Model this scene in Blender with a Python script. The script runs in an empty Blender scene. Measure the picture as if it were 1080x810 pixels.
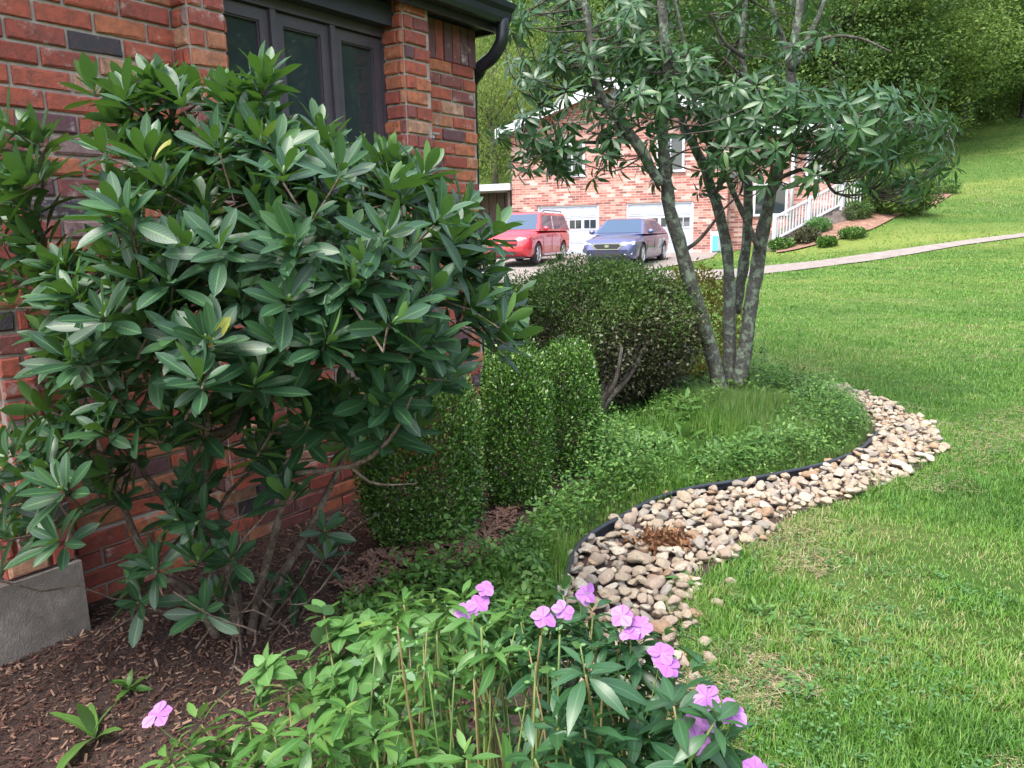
import bpy, math, numpy as np
from mathutils import Matrix, Vector
rng = np.random.default_rng(7)
R_ = math.radians
C = bpy.context.scene.collection
sc = bpy.context.scene

# ---------------------------------------------------------------- camera
PITCH, ROLL, FPX, EYE = R_(11.2), R_(-1.2), 800.0, 1.45
_f = np.array([0, math.cos(PITCH), -math.sin(PITCH)]); _u0 = np.array([0, math.sin(PITCH), math.cos(PITCH)]); _r0 = np.array([1., 0, 0])
_r = math.cos(ROLL)*_r0 + math.sin(ROLL)*_u0
_u = -math.sin(ROLL)*_r0 + math.cos(ROLL)*_u0
EYEP = np.array([0, 0, EYE])
cam = bpy.data.cameras.new('camera'); camo = bpy.data.objects.new('camera', cam); C.objects.link(camo)
cam.sensor_width = 36; cam.lens = FPX/1080*36; cam.clip_start = .05; cam.clip_end = 2000
camo.matrix_world = Matrix(((_r[0], _u[0], -_f[0], 0), (_r[1], _u[1], -_f[1], 0), (_r[2], _u[2], -_f[2], EYE), (0, 0, 0, 1)))
sc.camera = camo

# ---------------------------------------------------------------- light
SUN_EL, SUN_AZ = R_(62), R_(-140)           # azimuth from +Y towards +X : from the left, a little behind
w = bpy.data.worlds.new('World'); sc.world = w; w.use_nodes = True
nt = w.node_tree; nt.nodes.clear()
sky = nt.nodes.new('ShaderNodeTexSky'); sky.sky_type = 'NISHITA'; sky.sun_disc = False
sky.sun_elevation = SUN_EL; sky.sun_rotation = SUN_AZ % (2*math.pi); sky.air_density = 1.3; sky.dust_density = 3.0; sky.ozone_density = 1.0
bg = nt.nodes.new('ShaderNodeBackground'); bg.inputs[1].default_value = 0.15
wo = nt.nodes.new('ShaderNodeOutputWorld'); hs = nt.nodes.new('ShaderNodeHueSaturation'); hs.inputs['Saturation'].default_value = .62; nt.links.new(sky.outputs[0], hs.inputs['Color']); nt.links.new(hs.outputs[0], bg.inputs[0]); nt.links.new(bg.outputs[0], wo.inputs[0])
sl = bpy.data.lights.new('sun', 'SUN'); sl.energy = 1.05; sl.angle = R_(30); sl.color = (1, .95, .87)
so = bpy.data.objects.new('sun', sl); C.objects.link(so)
sd = Vector((math.sin(SUN_AZ)*math.cos(SUN_EL), math.cos(SUN_AZ)*math.cos(SUN_EL), math.sin(SUN_EL)))
so.rotation_euler = sd.to_track_quat('Z', 'Y').to_euler(); so.location = (0, 0, 20)
vs = sc.view_settings; vs.view_transform = 'Standard'; vs.look = 'None'; vs.gamma = 1; vs.use_curve_mapping = False; vs.exposure = 2.0
sc.cycles.max_bounces = 6; sc.cycles.transparent_max_bounces = 8; sc.cycles.use_denoising = True

# ---------------------------------------------------------------- terrain
def smooth(a, b, x): t = np.clip((x-a)/(b-a), 0, 1); return t*t*(3-2*t)
def height(x, y):
    x = np.asarray(x, float); y = np.asarray(y, float)
    base = np.interp(y, [8, 12, 18, 27, 33, 45], [0, .03, .18, .34, .52, .8])
    v = 0
    for o in (-2, -1, 0, 1, 2):
        v = v + np.interp(.45*x+.9*y+o*.8, [25, 28, 29.5, 31, 34, 40.5, 45.5, 57.6, 65.7, 90, 140, 400], [0, .15, .48, .75, 1.25, 2.05, 2.8, 5.5, 8, 14, 24, 40])/5
    flat = smooth(-1.0, -7.0, x)*smooth(60, 20, y)
    gar = smooth(-14, -6, x)*smooth(11.5, 9, x)*smooth(24, 30, y)*smooth(44, 38, y)     # levelled plot of the far house
    h = base+v*(1-flat)+.45*np.exp(-((x-13.5)**2+(y-30.5)**2)/9.0)
    return h*(1-gar)+gar*(np.interp(y, [27, 33, 45], [.34, .52, .8]) + .12*smooth(4, 11, x))
def ray(x, y): return _f + _r*(x-540)/FPX - _u*(y-405)/FPX
def at(x, y, Y): d = ray(x, y); return EYEP + d*Y/d[1]
def gp(x, y, z=0.0): d = ray(x, y); return EYEP + d*(z-EYE)/d[2]
def gt(x, y):                                                        # pixel direction -> point on the terrain
    d = ray(x, y); s = np.linspace(1, 150, 12000)
    P = EYEP[None] + d[None]*s[:, None]
    k = np.argmax(P[:, 2] < height(P[:, 0], P[:, 1]))
    return P[k] if k else P[-1]
def proj(P):
    v = np.asarray(P, float) - EYEP; k = v@_f; return 540+FPX*(v@_r)/k, 405-FPX*(v@_u)/k, k

# ---------------------------------------------------------------- object helpers
def tag(o, label=None, cat=None, group=None, kind=None):
    if label: o['label'] = label
    if cat: o['category'] = cat
    if group: o['group'] = group
    if kind: o['kind'] = kind
    return o
def thing(name, label, cat, loc=(0, 0, 0), rz=0, group=None):
    o = bpy.data.objects.new(name, None); C.objects.link(o); o.location = loc; o.rotation_euler = (0, 0, rz); o.empty_display_size = .2
    return tag(o, label, cat, group)
class MB:
    """collects vertices and faces, links them as one mesh object"""
    def __init__(s): s.V = []; s.F = []; s.A = []; s.U = []; s.M = []; s.n = 0
    def add(s, V, F, rnd=0.5, uv=None, mi=0):
        V = np.asarray(V, float).reshape(-1, 3); s.V.append(V); nv = len(V)
        for f in (F if isinstance(F, list) else [F]):
            f = np.asarray(f, int)
            if f.size:
                s.F.append(f+s.n); s.M.append(np.broadcast_to(np.asarray(mi, int), (len(f),)))
        s.A.append(np.broadcast_to(np.asarray(rnd, float), (nv,)))
        s.U.append(np.zeros((nv, 3)) if uv is None else np.asarray(uv, float)); s.n += nv
        return s
    def box(s, lo, hi, rnd=.5, mi=0, M=None):
        x0, y0, z0 = lo; x1, y1, z1 = hi
        V = np.array([(x0,y0,z0),(x1,y0,z0),(x1,y1,z0),(x0,y1,z0),(x0,y0,z1),(x1,y0,z1),(x1,y1,z1),(x0,y1,z1)], float)
        if M is not None: V = V@np.asarray(M[0]).T + np.asarray(M[1])
        return s.add(V, [np.array([(0,3,2,1),(4,5,6,7),(0,1,5,4),(1,2,6,5),(2,3,7,6),(3,0,4,7)])], rnd, None, mi)
    def tube(s, P, r, n=6, rnd=.5, caps=True, mi=0):
        P = np.asarray(P, float); r = np.broadcast_to(np.asarray(r, float), (len(P),))
        T = np.gradient(P, axis=0); T /= np.linalg.norm(T, axis=1)[:, None]+1e-9
        ref = np.array([0, 0, 1.]) if abs(T[0][2]) < .9 else np.array([1., 0, 0])
        a = np.cross(T[0], ref); a /= np.linalg.norm(a); V = []
        for i in range(len(P)):
            a = a - T[i]*(a@T[i]); a /= np.linalg.norm(a)+1e-9; b = np.cross(T[i], a)
            th = np.arange(n)*2*math.pi/n
            V.append(P[i] + r[i]*(np.cos(th)[:, None]*a + np.sin(th)[:, None]*b))
        V = np.concatenate(V); F = []
        for i in range(len(P)-1):
            k = np.arange(n); k2 = (k+1) % n
            F.append(np.stack([i*n+k, i*n+k2, (i+1)*n+k2, (i+1)*n+k], 1))
        F = [np.concatenate(F)]
        if caps: F += [np.arange(n)[None, ::-1], (len(P)-1)*n+np.arange(n)[None]]
        return s.add(V, F, rnd, None, mi)
    def scatter(s, T, M, P, rnd):
        """template T=(V,F,uv) placed N times by matrices M (N,3,3), positions P (N,3)"""
        tv, tf, tu = T; N = len(P)
        if N == 0: return s
        V = np.einsum('nij,vj->nvi', M, tv) + P[:, None]
        F = [(f[None]+(np.arange(N)*len(tv))[:, None, None]).reshape(-1, f.shape[1]) for f in tf]
        return s.add(V.reshape(-1, 3), F, np.repeat(np.broadcast_to(rnd, (N,)), len(tv)), np.tile(tu, (N, 1)))
    def build(s, name, mat, parent=None, smooth_=True, attr=True):
        V = np.concatenate(s.V); me = bpy.data.meshes.new(name)
        me.vertices.add(len(V)); me.vertices.foreach_set('co', V.astype(np.float32).ravel())
        nl = sum(f.size for f in s.F); npoly = sum(len(f) for f in s.F)
        me.loops.add(nl); me.polygons.add(npoly)
        me.loops.foreach_set('vertex_index', np.concatenate([f.ravel() for f in s.F]).astype(np.int32))
        tot = np.concatenate([np.full(len(f), f.shape[1]) for f in s.F]); st = np.concatenate([[0], np.cumsum(tot)[:-1]])
        me.polygons.foreach_set('loop_start', st.astype(np.int32))
        me.polygons.foreach_set('use_smooth', np.full(npoly, smooth_))
        mats = mat if isinstance(mat, (list, tuple)) else [mat]
        for m in mats: me.materials.append(m)
        if len(mats) > 1: me.polygons.foreach_set('material_index', np.concatenate(s.M).astype(np.int32))
        me.update(calc_edges=True)
        if attr:
            a = me.attributes.new('rnd', 'FLOAT', 'POINT'); a.data.foreach_set('value', np.concatenate(s.A).astype(np.float32))
            a = me.attributes.new('uvp', 'FLOAT_VECTOR', 'POINT'); a.data.foreach_set('vector', np.concatenate(s.U).astype(np.float32).ravel())
        o = bpy.data.objects.new(name, me); C.objects.link(o)
        if parent is not None: o.parent = parent
        return o
def unit(v): return v/(np.linalg.norm(v, axis=-1, keepdims=True)+1e-9)
def frames(L, N):
    """matrices with local x = side, y = along leaf L, z = normal N"""
    L = unit(L); X = unit(np.cross(L, N)); Z = np.cross(X, L); return np.stack([X, L, Z], -1)
def rdir(n): return unit(rng.normal(size=(n, 3)))
def leaf_t(width, rows=6, fold=.15, droop=.2, a=1.0, b=1.0, wave=0.0, petiole=0.0):
    """unit-length leaf along +y, three columns of vertices"""
    t = np.linspace(0, 1, rows); w_ = width/2*np.sin(math.pi*np.clip(t, .001, .999)**a)**b; w_[0] = max(w_[0], .012); w_[-1] = .004
    V = []; U = []
    for i in range(rows):
        z = -droop*t[i]**2; yy = petiole+t[i]*(1-petiole); wv = wave*math.sin(i*2.4)
        V += [(-w_[i], yy, z+fold*w_[i]+wv), (0, yy, z), (w_[i], yy, z+fold*w_[i]-wv)]
        U += [(-1, t[i], 0), (0, t[i], 0), (1, t[i], 0)]
    F = []
    for i in range(rows-1):
        for j in (0, 1): F.append((i*3+j, i*3+j+1, i*3+j+4, i*3+j+3))
    return np.array(V), [np.array(F)], np.array(U, float)
def quadleaf(width):    # a small folded leaf: a diamond of two triangles each side
    V = np.array([(0, 0, 0), (-width/2, .45, .05), (0, 1, -.06), (width/2, .45, .05)])
    return V, [np.array([(0, 3, 2, 1)])], np.array([(0, 0, 0), (-1, .5, 0), (0, 1, 0), (1, .5, 0)], float)
def inpoly(P, poly):
    x, y = P[:, 0], P[:, 1]; ins = np.zeros(len(P), bool); n = len(poly)
    for i in range(n):
        x0, y0 = poly[i]; x1, y1 = poly[(i+1) % n]
        c = ((y0 > y) != (y1 > y)); xi = (x1-x0)*(y-y0)/((y1-y0)+1e-12)+x0
        ins ^= c & (x < xi)
    return ins
def spline(P, n):
    P = np.asarray(P, float); t = np.arange(len(P)); T = np.linspace(0, len(P)-1, n); out = []
    for q in T:
        i = min(int(q), len(P)-2); u = q-i
        p0, p1, p2, p3 = P[max(i-1, 0)], P[i], P[i+1], P[min(i+2, len(P)-1)]
        out.append(.5*((2*p1)+(-p0+p2)*u+(2*p0-5*p1+4*p2-p3)*u*u+(-p0+3*p1-3*p2+p3)*u**3))
    return np.array(out)

# ---------------------------------------------------------------- materials
def newmat(name):
    m = bpy.data.materials.new(name); m.use_nodes = True; t = m.node_tree; t.nodes.clear()
    o = t.nodes.new('ShaderNodeOutputMaterial'); b = t.nodes.new('ShaderNodeBsdfPrincipled'); t.links.new(b.outputs[0], o.inputs[0])
    return m, t, b, o
def ramp(t, cols, fac, interp='LINEAR'):
    r = t.nodes.new('ShaderNodeValToRGB'); e = r.color_ramp; e.interpolation = interp
    while len(e.elements) < len(cols): e.elements.new(.5)
    for i, (p, c) in enumerate(cols): e.elements[i].position = p; e.elements[i].color = (*c, 1)
    t.links.new(fac, r.inputs[0]); return r.outputs[0]
def noise(t, scale, detail=4, vec=None, rough=.6):
    n = t.nodes.new('ShaderNodeTexNoise'); n.inputs['Scale'].default_value = scale; n.inputs['Detail'].default_value = detail; n.inputs['Roughness'].default_value = rough
    if vec is not None: t.links.new(vec, n.inputs['Vector'])
    return n.outputs[0]
def coord(t, kind='Object'): return t.nodes.new('ShaderNodeTexCoord').outputs[kind]
def attr(t, name, out='Fac'):
    a = t.nodes.new('ShaderNodeAttribute'); a.attribute_name = name; return a.outputs[out]
def mixc(t, fac, a, b, mode='MIX'):
    m = t.nodes.new('ShaderNodeMix'); m.data_type = 'RGBA'; m.blend_type = mode
    for i, v in ((0, fac), (6, a), (7, b)):
        if hasattr(v, 'links'): t.links.new(v, m.inputs[i])
        else: m.inputs[i].default_value = v if i == 0 else (*v, 1)
    return m.outputs[2]
def mth(t, op, a, b=0.0):
    m = t.nodes.new('ShaderNodeMath'); m.operation = op
    for i, v in ((0, a), (1, b)):
        if hasattr(v, 'links'): t.links.new(v, m.inputs[i])
        else: m.inputs[i].default_value = v
    return m.outputs[0]
def bump(t, b, h, strength=.3, dist=.01):
    n = t.nodes.new('ShaderNodeBump'); n.inputs['Strength'].default_value = strength; n.inputs['Distance'].default_value = dist
    t.links.new(h, n.inputs['Height']); t.links.new(n.outputs[0], b.inputs['Normal']); return n
def plain(name, col, rough=.6, metal=0, var=.0, scale=20, bmp=0, bscale=60, spec=.5, coat=0):
    m, t, b, o = newmat(name); b.inputs['Roughness'].default_value = rough; b.inputs['Metallic'].default_value = metal
    b.inputs['Specular IOR Level'].default_value = spec; b.inputs['Coat Weight'].default_value = coat
    c = tuple(col)
    if var:
        v = coord(t); n = noise(t, scale, 5, v)
        col_ = ramp(t, [(.3, tuple(x*(1-var) for x in c)), (.7, tuple(min(1, x*(1+var)) for x in c))], n); t.links.new(col_, b.inputs['Base Color'])
    else: b.inputs['Base Color'].default_value = (*c, 1)
    if bmp: bump(t, b, noise(t, bscale, 6, coord(t)), bmp, .01)
    return m
def leafmat(name, cols, rough=.4, trans=.3, spec=.5, under=None, rib=None, tcol=None, nscale=1.5, namp=.25, coat=0.0):
    """leaf colour picked by each leaf's own random number, rib lighter, translucent"""
    m, t, b, o = newmat(name)
    r = attr(t, 'rnd'); n = noise(t, nscale, 3, coord(t))
    f = mth(t, 'ADD', r, mth(t, 'MULTIPLY', mth(t, 'SUBTRACT', n, .5), namp*2))
    k = len(cols); c = ramp(t, [(i/(k-1) if k > 1 else 0, q) for i, q in enumerate(cols)], f)
    if rib:
        sx = t.nodes.new('ShaderNodeSeparateXYZ'); t.links.new(attr(t, 'uvp', 'Vector'), sx.inputs[0])
        ax = mth(t, 'ABSOLUTE', sx.outputs[0]); mid = mth(t, 'LESS_THAN', ax, .09)
        w1 = t.nodes.new('ShaderNodeTexWave'); w1.inputs['Scale'].default_value = 3.2; w1.inputs['Distortion'].default_value = 1.0
        cmb = t.nodes.new('ShaderNodeCombineXYZ'); t.links.new(mth(t, 'SUBTRACT', sx.outputs[1], mth(t, 'MULTIPLY', ax, .25)), cmb.inputs[0]); t.links.new(cmb.outputs[0], w1.inputs['Vector'])
        vein = mth(t, 'MULTIPLY', mth(t, 'POWER', w1.outputs[1], 4), .35)
        c = mixc(t, vein, c, rib); c = mixc(t, mth(t, 'MULTIPLY', mid, .85), c, rib)
    if under:
        g = t.nodes.new('ShaderNodeNewGeometry'); c2 = mixc(t, g.outputs['Backfacing'], c, under)
    else: c2 = c
    t.links.new(c2, b.inputs['Base Color']); b.inputs['Roughness'].default_value = rough; b.inputs['Specular IOR Level'].default_value = spec
    b.inputs['Coat Weight'].default_value = coat; b.inputs['Coat Roughness'].default_value = .25
    if trans:
        tr = t.nodes.new('ShaderNodeBsdfTranslucent'); mx = t.nodes.new('ShaderNodeMixShader'); mx.inputs[0].default_value = trans
        tc = mixc(t, .6, c, tcol) if tcol else c
        t.links.new(tc, tr.inputs[0]); t.links.new(b.outputs[0], mx.inputs[1]); t.links.new(tr.outputs[0], mx.inputs[2]); t.links.new(mx.outputs[0], o.inputs[0])
    return m
M = {}
def brickmat():
    m, t, b, o = newmat('clay_brick'); v = coord(t); r = attr(t, 'rnd')
    c = ramp(t, [(0, (.36, .075, .050)), (.16, (.46, .105, .062)), (.34, (.54, .165, .080)), (.48, (.38, .085, .062)), (.60, (.26, .075, .070)), (.70, (.15, .065, .080)),
                 (.78, (.50, .19, .10)), (.86, (.52, .27, .17)), (.92, (.32, .20, .19)), (.965, (.05, .048, .062)), (1, (.04, .04, .06))], r, 'CONSTANT')
    n1 = noise(t, 28, 6, v, .7); c = mixc(t, ramp(t, [(.40, (0,)*3), (.68, (.7,)*3)], n1), c, (.11, .055, .045))
    n2 = noise(t, 9, 6, v, .75); c = mixc(t, ramp(t, [(.57, (0,)*3), (.70, (.75,)*3)], n2), c, (.56, .47, .43))
    t.links.new(c, b.inputs['Base Color']); b.inputs['Roughness'].default_value = .85
    bump(t, b, mixc(t, .5, noise(t, 90, 8, v, .7), noise(t, 22, 8, v, .7)), .9, .012); return m
def mortarmat():
    m, t, b, o = newmat('mortar'); v = coord(t)
    c = ramp(t, [(.3, (.26, .21, .18)), (.7, (.46, .40, .36))], noise(t, 14, 6, v)); t.links.new(c, b.inputs['Base Color'])
    b.inputs['Roughness'].default_value = .95; bump(t, b, noise(t, 150, 6, v), .5, .004); return m
def farbrick():
    m, t, b, o = newmat('pale_mixed_brick'); v = coord(t)
    s = t.nodes.new('ShaderNodeSeparateXYZ'); t.links.new(v, s.inputs[0]); cb = t.nodes.new('ShaderNodeCombineXYZ')
    t.links.new(mth(t, 'ADD', s.outputs[0], s.outputs[1]), cb.inputs[0]); t.links.new(s.outputs[2], cb.inputs[1])
    br = t.nodes.new('ShaderNodeTexBrick'); t.links.new(cb.outputs[0], br.inputs[0]); br.inputs['Scale'].default_value = 1
    br.inputs['Brick Width'].default_value = .34; br.inputs['Row Height'].default_value = .10; br.inputs['Mortar Size'].default_value = .010; br.inputs['Bias'].default_value = -.1
    br.inputs['Color1'].default_value = (0, 0, 0, 1); br.inputs['Color2'].default_value = (1, 1, 1, 1); br.inputs['Mortar'].default_value = (.5, .5, .5, 1)
    f = mth(t, 'ADD', br.outputs[0], mth(t, 'MULTIPLY', mth(t, 'SUBTRACT', noise(t, 2.2, 4, v), .5), .8))
    c = ramp(t, [(0, (.20, .075, .065)), (.22, (.33, .11, .085)), (.45, (.40, .16, .12)), (.62, (.42, .22, .17)), (.76, (.45, .30, .25)), (1, (.52, .43, .39))], f)
    c = mixc(t, br.outputs[1], c, (.42, .33, .30)); t.links.new(c, b.inputs['Base Color']); b.inputs['Roughness'].default_value = .9; return m
def lawnmat():
    m, t, b, o = newmat('lawn_ground'); v = coord(t)
    big = noise(t, .22, 5, v, .6); mid = noise(t, 1.3, 6, v, .65); fine = noise(t, 22, 8, v, .75)
    c = ramp(t, [(.30, (.04, .08, .018)), (.45, (.06, .115, .024)), (.56, (.09, .14, .034)), (.68, (.14, .15, .055))], mixc(t, .45, big, mid))
    c = mixc(t, ramp(t, [(.60, (0,)*3), (.74, (.75,)*3)], noise(t, .9, 6, v, .7)), c, (.17, .15, .065))
    c = mixc(t, ramp(t, [(.30, (.45,)*3), (.6, (0,)*3)], fine), c, (.025, .05, .012))
    # yellower and darker green bands following the slope, far lawn only
    s = t.nodes.new('ShaderNodeSeparateXYZ'); t.links.new(v, s.inputs[0])
    y = mth(t, 'ADD', mth(t, 'MULTIPLY', s.outputs[1], .9), mth(t, 'MULTIPLY', s.outputs[0], .12))
    cb = t.nodes.new('ShaderNodeCombineXYZ'); t.links.new(mth(t, 'MULTIPLY', y, .33), cb.inputs[0]); t.links.new(mth(t, 'MULTIPLY', s.outputs[0], .02), cb.inputs[1])
    band = noise(t, 1.0, 3, cb.outputs[0]); far = mth(t, 'GREATER_THAN', s.outputs[1], 14)
    yel = ramp(t, [(.45, (0,)*3), (.66, (.5,)*3)], band)
    c = mixc(t, mth(t, 'MULTIPLY', yel, far), c, (.22, .24, .06)); c = mixc(t, mth(t, 'MULTIPLY', ramp(t, [(.36, (.4,)*3), (.46, (0,)*3)], band), far), c, (.06, .12, .028))
    t.links.new(c, b.inputs['Base Color']); b.inputs['Roughness'].default_value = 1; b.inputs['Specular IOR Level'].default_value = .1
    bump(t, b, mixc(t, .5, fine, noise(t, 6, 6, v)), .9, .05); return m
def soilmat(name, a, bcol, c3, s1=45):
    m, t, b, o = newmat(name); v = coord(t)
    n1 = noise(t, s1, 8, v, .75); c = ramp(t, [(.3, a), (.55, bcol), (.72, c3)], n1)
    t.links.new(c, b.inputs['Base Color']); b.inputs['Roughness'].default_value = .95; bump(t, b, mixc(t, .5, n1, noise(t, 160, 5, v)), .9, .02); return m
def barkmat(name, a, bcol, lich, sc_=9):
    m, t, b, o = newmat(name); v = coord(t)
    n1 = noise(t, sc_*2.5, 8, v, .7); n2 = noise(t, sc_, 6, v, .65)
    c = ramp(t, [(.3, a), (.7, bcol)], n1); c = mixc(t, ramp(t, [(.50, (0,)*3), (.58, (.85,)*3)], n2), c, lich)
    c = mixc(t, ramp(t, [(.62, (0,)*3), (.66, (.8,)*3)], noise(t, sc_*1.7, 4, v)), c, tuple(x*.3 for x in a))
    t.links.new(c, b.inputs['Base Color']); b.inputs['Roughness'].default_value = .9; bump(t, b, n1, .8, .02); return m
def rockmat(name, base, seed):
    m, t, b, o = newmat(name); v = coord(t); r = t.nodes.new('ShaderNodeObjectInfo').outputs['Random']; q = attr(t, 'rnd')
    k = mth(t, 'ADD', mth(t, 'MULTIPLY', r, .5), mth(t, 'MULTIPLY', q, .5))
    c = ramp(t, [(0, tuple(x*.62 for x in base)), (.5, base), (1, tuple(min(.75, x*1.3) for x in base))], k)
    c = mixc(t, ramp(t, [(.42, (0,)*3), (.7, (.5,)*3)], noise(t, 2.4+seed*.3, 6, v, .7)), c, (.36, .24, .15))
    c = mixc(t, ramp(t, [(.48, (0,)*3), (.68, (.75,)*3)], noise(t, 5, 8, v, .8)), c, (.17, .13, .10))
    t.links.new(c, b.inputs['Base Color']); b.inputs['Roughness'].default_value = .75; bump(t, b, noise(t, 9, 8, v, .75), .6, .08); return m
M['brick'] = brickmat(); M['mortar'] = mortarmat(); M['farbrick'] = farbrick(); M['lawn'] = lawnmat()
M['soil'] = soilmat('dark_mulch_soil', (.018, .010, .008), (.055, .030, .023), (.11, .062, .045))
M['redmulch'] = soilmat('red_bark_mulch', (.10, .05, .035), (.24, .13, .09), (.36, .23, .17), 6)
M['chip'] = leafmat('bark_chip', [(.035, .018, .014), (.075, .037, .028), (.12, .062, .046), (.26, .17, .12)], .9, 0, .2)
M['concrete'] = soilmat('weathered_concrete', (.10, .082, .07), (.22, .185, .165), (.36, .31, .28), 4.5)
M['asphalt'] = soilmat('pale_driveway', (.17, .14, .125), (.24, .20, .18), (.30, .255, .23), 3)
M['trim'] = plain('dark_brown_trim', (.040, .032, .040), .45, 0, .15, 8)
M['soffit'] = plain('dark_soffit', (.030, .030, .042), .5, 0, .2, 6)
M['gutter'] = plain('black_gutter', (.018, .020, .028), .3, 0, .2, 10)
M['sash'] = plain('dark_sash', (.070, .055, .068), .45, 0, .15, 8)
M['glass'] = plain('window_glass', (.030, .040, .046), .03, 0, spec=.8)
M['carglass'] = plain('car_glass', (.03, .06, .11), .07, 0, spec=1.0)  # blue of the reflected sky is put into the base colour
M['roof'] = plain('asphalt_shingle', (.06, .055, .055), .9, 0, .3, 12, .5)
M['white'] = plain('white_paint', (.55, .55, .58), .5, 0, .05, 3)
M['doorwhite'] = plain('garage_white', (.42, .44, .51), .5, 0, .05, 3)
M['wood'] = plain('dark_wood', (.085, .055, .045), .7, 0, .4, 9, .3)
M['rubber'] = plain('black_rubber', (.02, .02, .021), .7)
M['edging'] = plain('black_edging', (.022, .026, .036), .45, 0, .3, 30, .2)
M['chrome'] = plain('chrome', (.7, .7, .72), .15, 1)
M['alloy'] = plain('alloy', (.55, .54, .55), .3, .8)
M['lamp'] = plain('headlamp_glass', (.75, .78, .82), .1, 0, spec=1)
M['redpaint'] = plain('red_car_paint', (.52, .020, .035), .3, .0, coat=1)
M['bluepaint'] = plain('slate_blue_car_paint', (.085, .095, .20), .28, .35, coat=1)
M['black'] = plain('black_plastic', (.018, .018, .02), .5)
M['teal'] = plain('teal_panel', (.10, .42, .40), .4)
M['steel'] = plain('grey_metal', (.35, .38, .40), .4, .5)
M['bark'] = barkmat('lichen_bark', (.030, .028, .024), (.12, .115, .10), (.20, .25, .18), 14)
M['twig'] = barkmat('shrub_bark', (.06, .04, .03), (.17, .12, .09), (.22, .17, .13), 22)
M['darkbark'] = barkmat('dark_bark', (.03, .024, .02), (.09, .07, .06), (.12, .11, .09))
M['rhodo'] = leafmat('rhododendron_leaf', [(.009, .033, .017), (.014, .050, .025), (.026, .078, .033), (.07, .17, .035), (.28, .27, .05)], .42, .14, .5, (.085, .17, .045), (.085, .17, .06), (.18, .40, .03), 1.2, .1, coat=0)
M['magnolia'] = leafmat('magnolia_leaf', [(.014, .048, .018), (.022, .070, .024), (.045, .115, .032), (.09, .17, .04)], .38, .22, .5, (.05, .10, .045), (.07, .14, .06), (.12, .28, .04), 1.5, .2)
M['box'] = leafmat('boxwood_leaf', [(.014, .048, .008), (.042, .12, .015), (.09, .215, .028), (.26, .38, .12)], .3, .25, .5, nscale=2.5, namp=.35)
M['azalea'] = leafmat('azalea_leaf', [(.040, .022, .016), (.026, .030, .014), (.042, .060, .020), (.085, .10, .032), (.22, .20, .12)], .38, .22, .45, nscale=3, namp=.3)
M['azaleatop'] = leafmat('azalea_lit_top_leaf', [(.045, .095, .022), (.09, .17, .034), (.16, .26, .06)], .38, .3, .45, nscale=3, namp=.3)  # same leaf in a paler colour, painting light on the bush top
M['gold'] = leafmat('golden_leaf', [(.16, .13, .02), (.30, .24, .04), (.14, .20, .03)], .5, .3, .3)
M['impleaf'] = leafmat('impatiens_leaf', [(.022, .075, .014), (.040, .115, .020), (.075, .17, .032), (.17, .26, .06)], .40, .22, .45, (.08, .16, .06), (.10, .22, .07), (.25, .45, .06), 3, .2)
M['impdark'] = leafmat('impatiens_dark_leaf', [(.012, .048, .020), (.022, .075, .026), (.04, .105, .034)], .35, .22, .5, (.06, .12, .05), (.06, .14, .06), (.15, .35, .05), 3, .2)
M['mint'] = leafmat('mint_leaf', [(.05, .13, .035), (.08, .19, .05), (.13, .26, .08)], .5, .3, .35, (.11, .2, .1), (.15, .28, .1), (.25, .5, .1), 3, .2)
M['stem'] = leafmat('green_stem', [(.07, .13, .03), (.13, .17, .045), (.17, .12, .055)], .5, .0, .4)
M['petal'] = leafmat('pink_petal', [(.32, .13, .42), (.41, .18, .50), (.50, .30, .58)], .5, .3, .2, tcol=(.6, .25, .62), nscale=30, namp=.3, rib=(.34, .07, .36))
M['yellowleaf'] = leafmat('yellowed_leaf', [(.45, .42, .10), (.35, .36, .12)], .5, .3, .3)
M['grass'] = leafmat('grass_blade', [(.045, .125, .016), (.080, .205, .024), (.13, .285, .036), (.20, .29, .065), (.36, .31, .16)], .45, .35, .35, nscale=.9, namp=.55)
M['clover'] = leafmat('clover_leaf', [(.05, .14, .045), (.08, .19, .06), (.12, .24, .085)], .5, .3, .3)
M['thatch'] = leafmat('dry_thatch', [(.16, .12, .07), (.30, .24, .14), (.40, .34, .22)], .8, .1, .2)
M['sedge'] = leafmat('fine_bed_grass', [(.04, .095, .022), (.07, .14, .035), (.13, .18, .06)], .5, .3, .3)
M['cover'] = leafmat('ground_cover', [(.028, .078, .018), (.06, .15, .028), (.11, .225, .042), (.20, .32, .08)], .42, .3, .4, nscale=2.2, namp=.45)
M['dock'] = leafmat('dock_leaf', [(.05, .13, .025), (.10, .22, .04)], .4, .3, .45, (.08, .15, .05), (.18, .28, .10), (.2, .4, .06))
M['t1'] = leafmat('oak_leaves', [(.05, .10, .028), (.10, .175, .042), (.18, .26, .06)], .5, .45, .3, nscale=.25, namp=.5)
M['t2'] = leafmat('maple_leaves', [(.08, .15, .036), (.15, .235, .05), (.25, .34, .075)], .5, .45, .3, nscale=.25, namp=.5)
M['t3'] = leafmat('willow_leaves', [(.10, .16, .030), (.16, .23, .045), (.24, .29, .06)], .5, .4, .3, nscale=.3, namp=.4)
M['rock'] = [rockmat('tan_river_stone', (.45, .37, .27), 0), rockmat('grey_river_stone', (.37, .34, .30), 1), rockmat('pink_river_stone', (.46, .36, .28), 2), rockmat('cream_river_stone', (.60, .53, .42), 3), rockmat('rust_river_stone', (.42, .27, .165), 4)]

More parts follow.
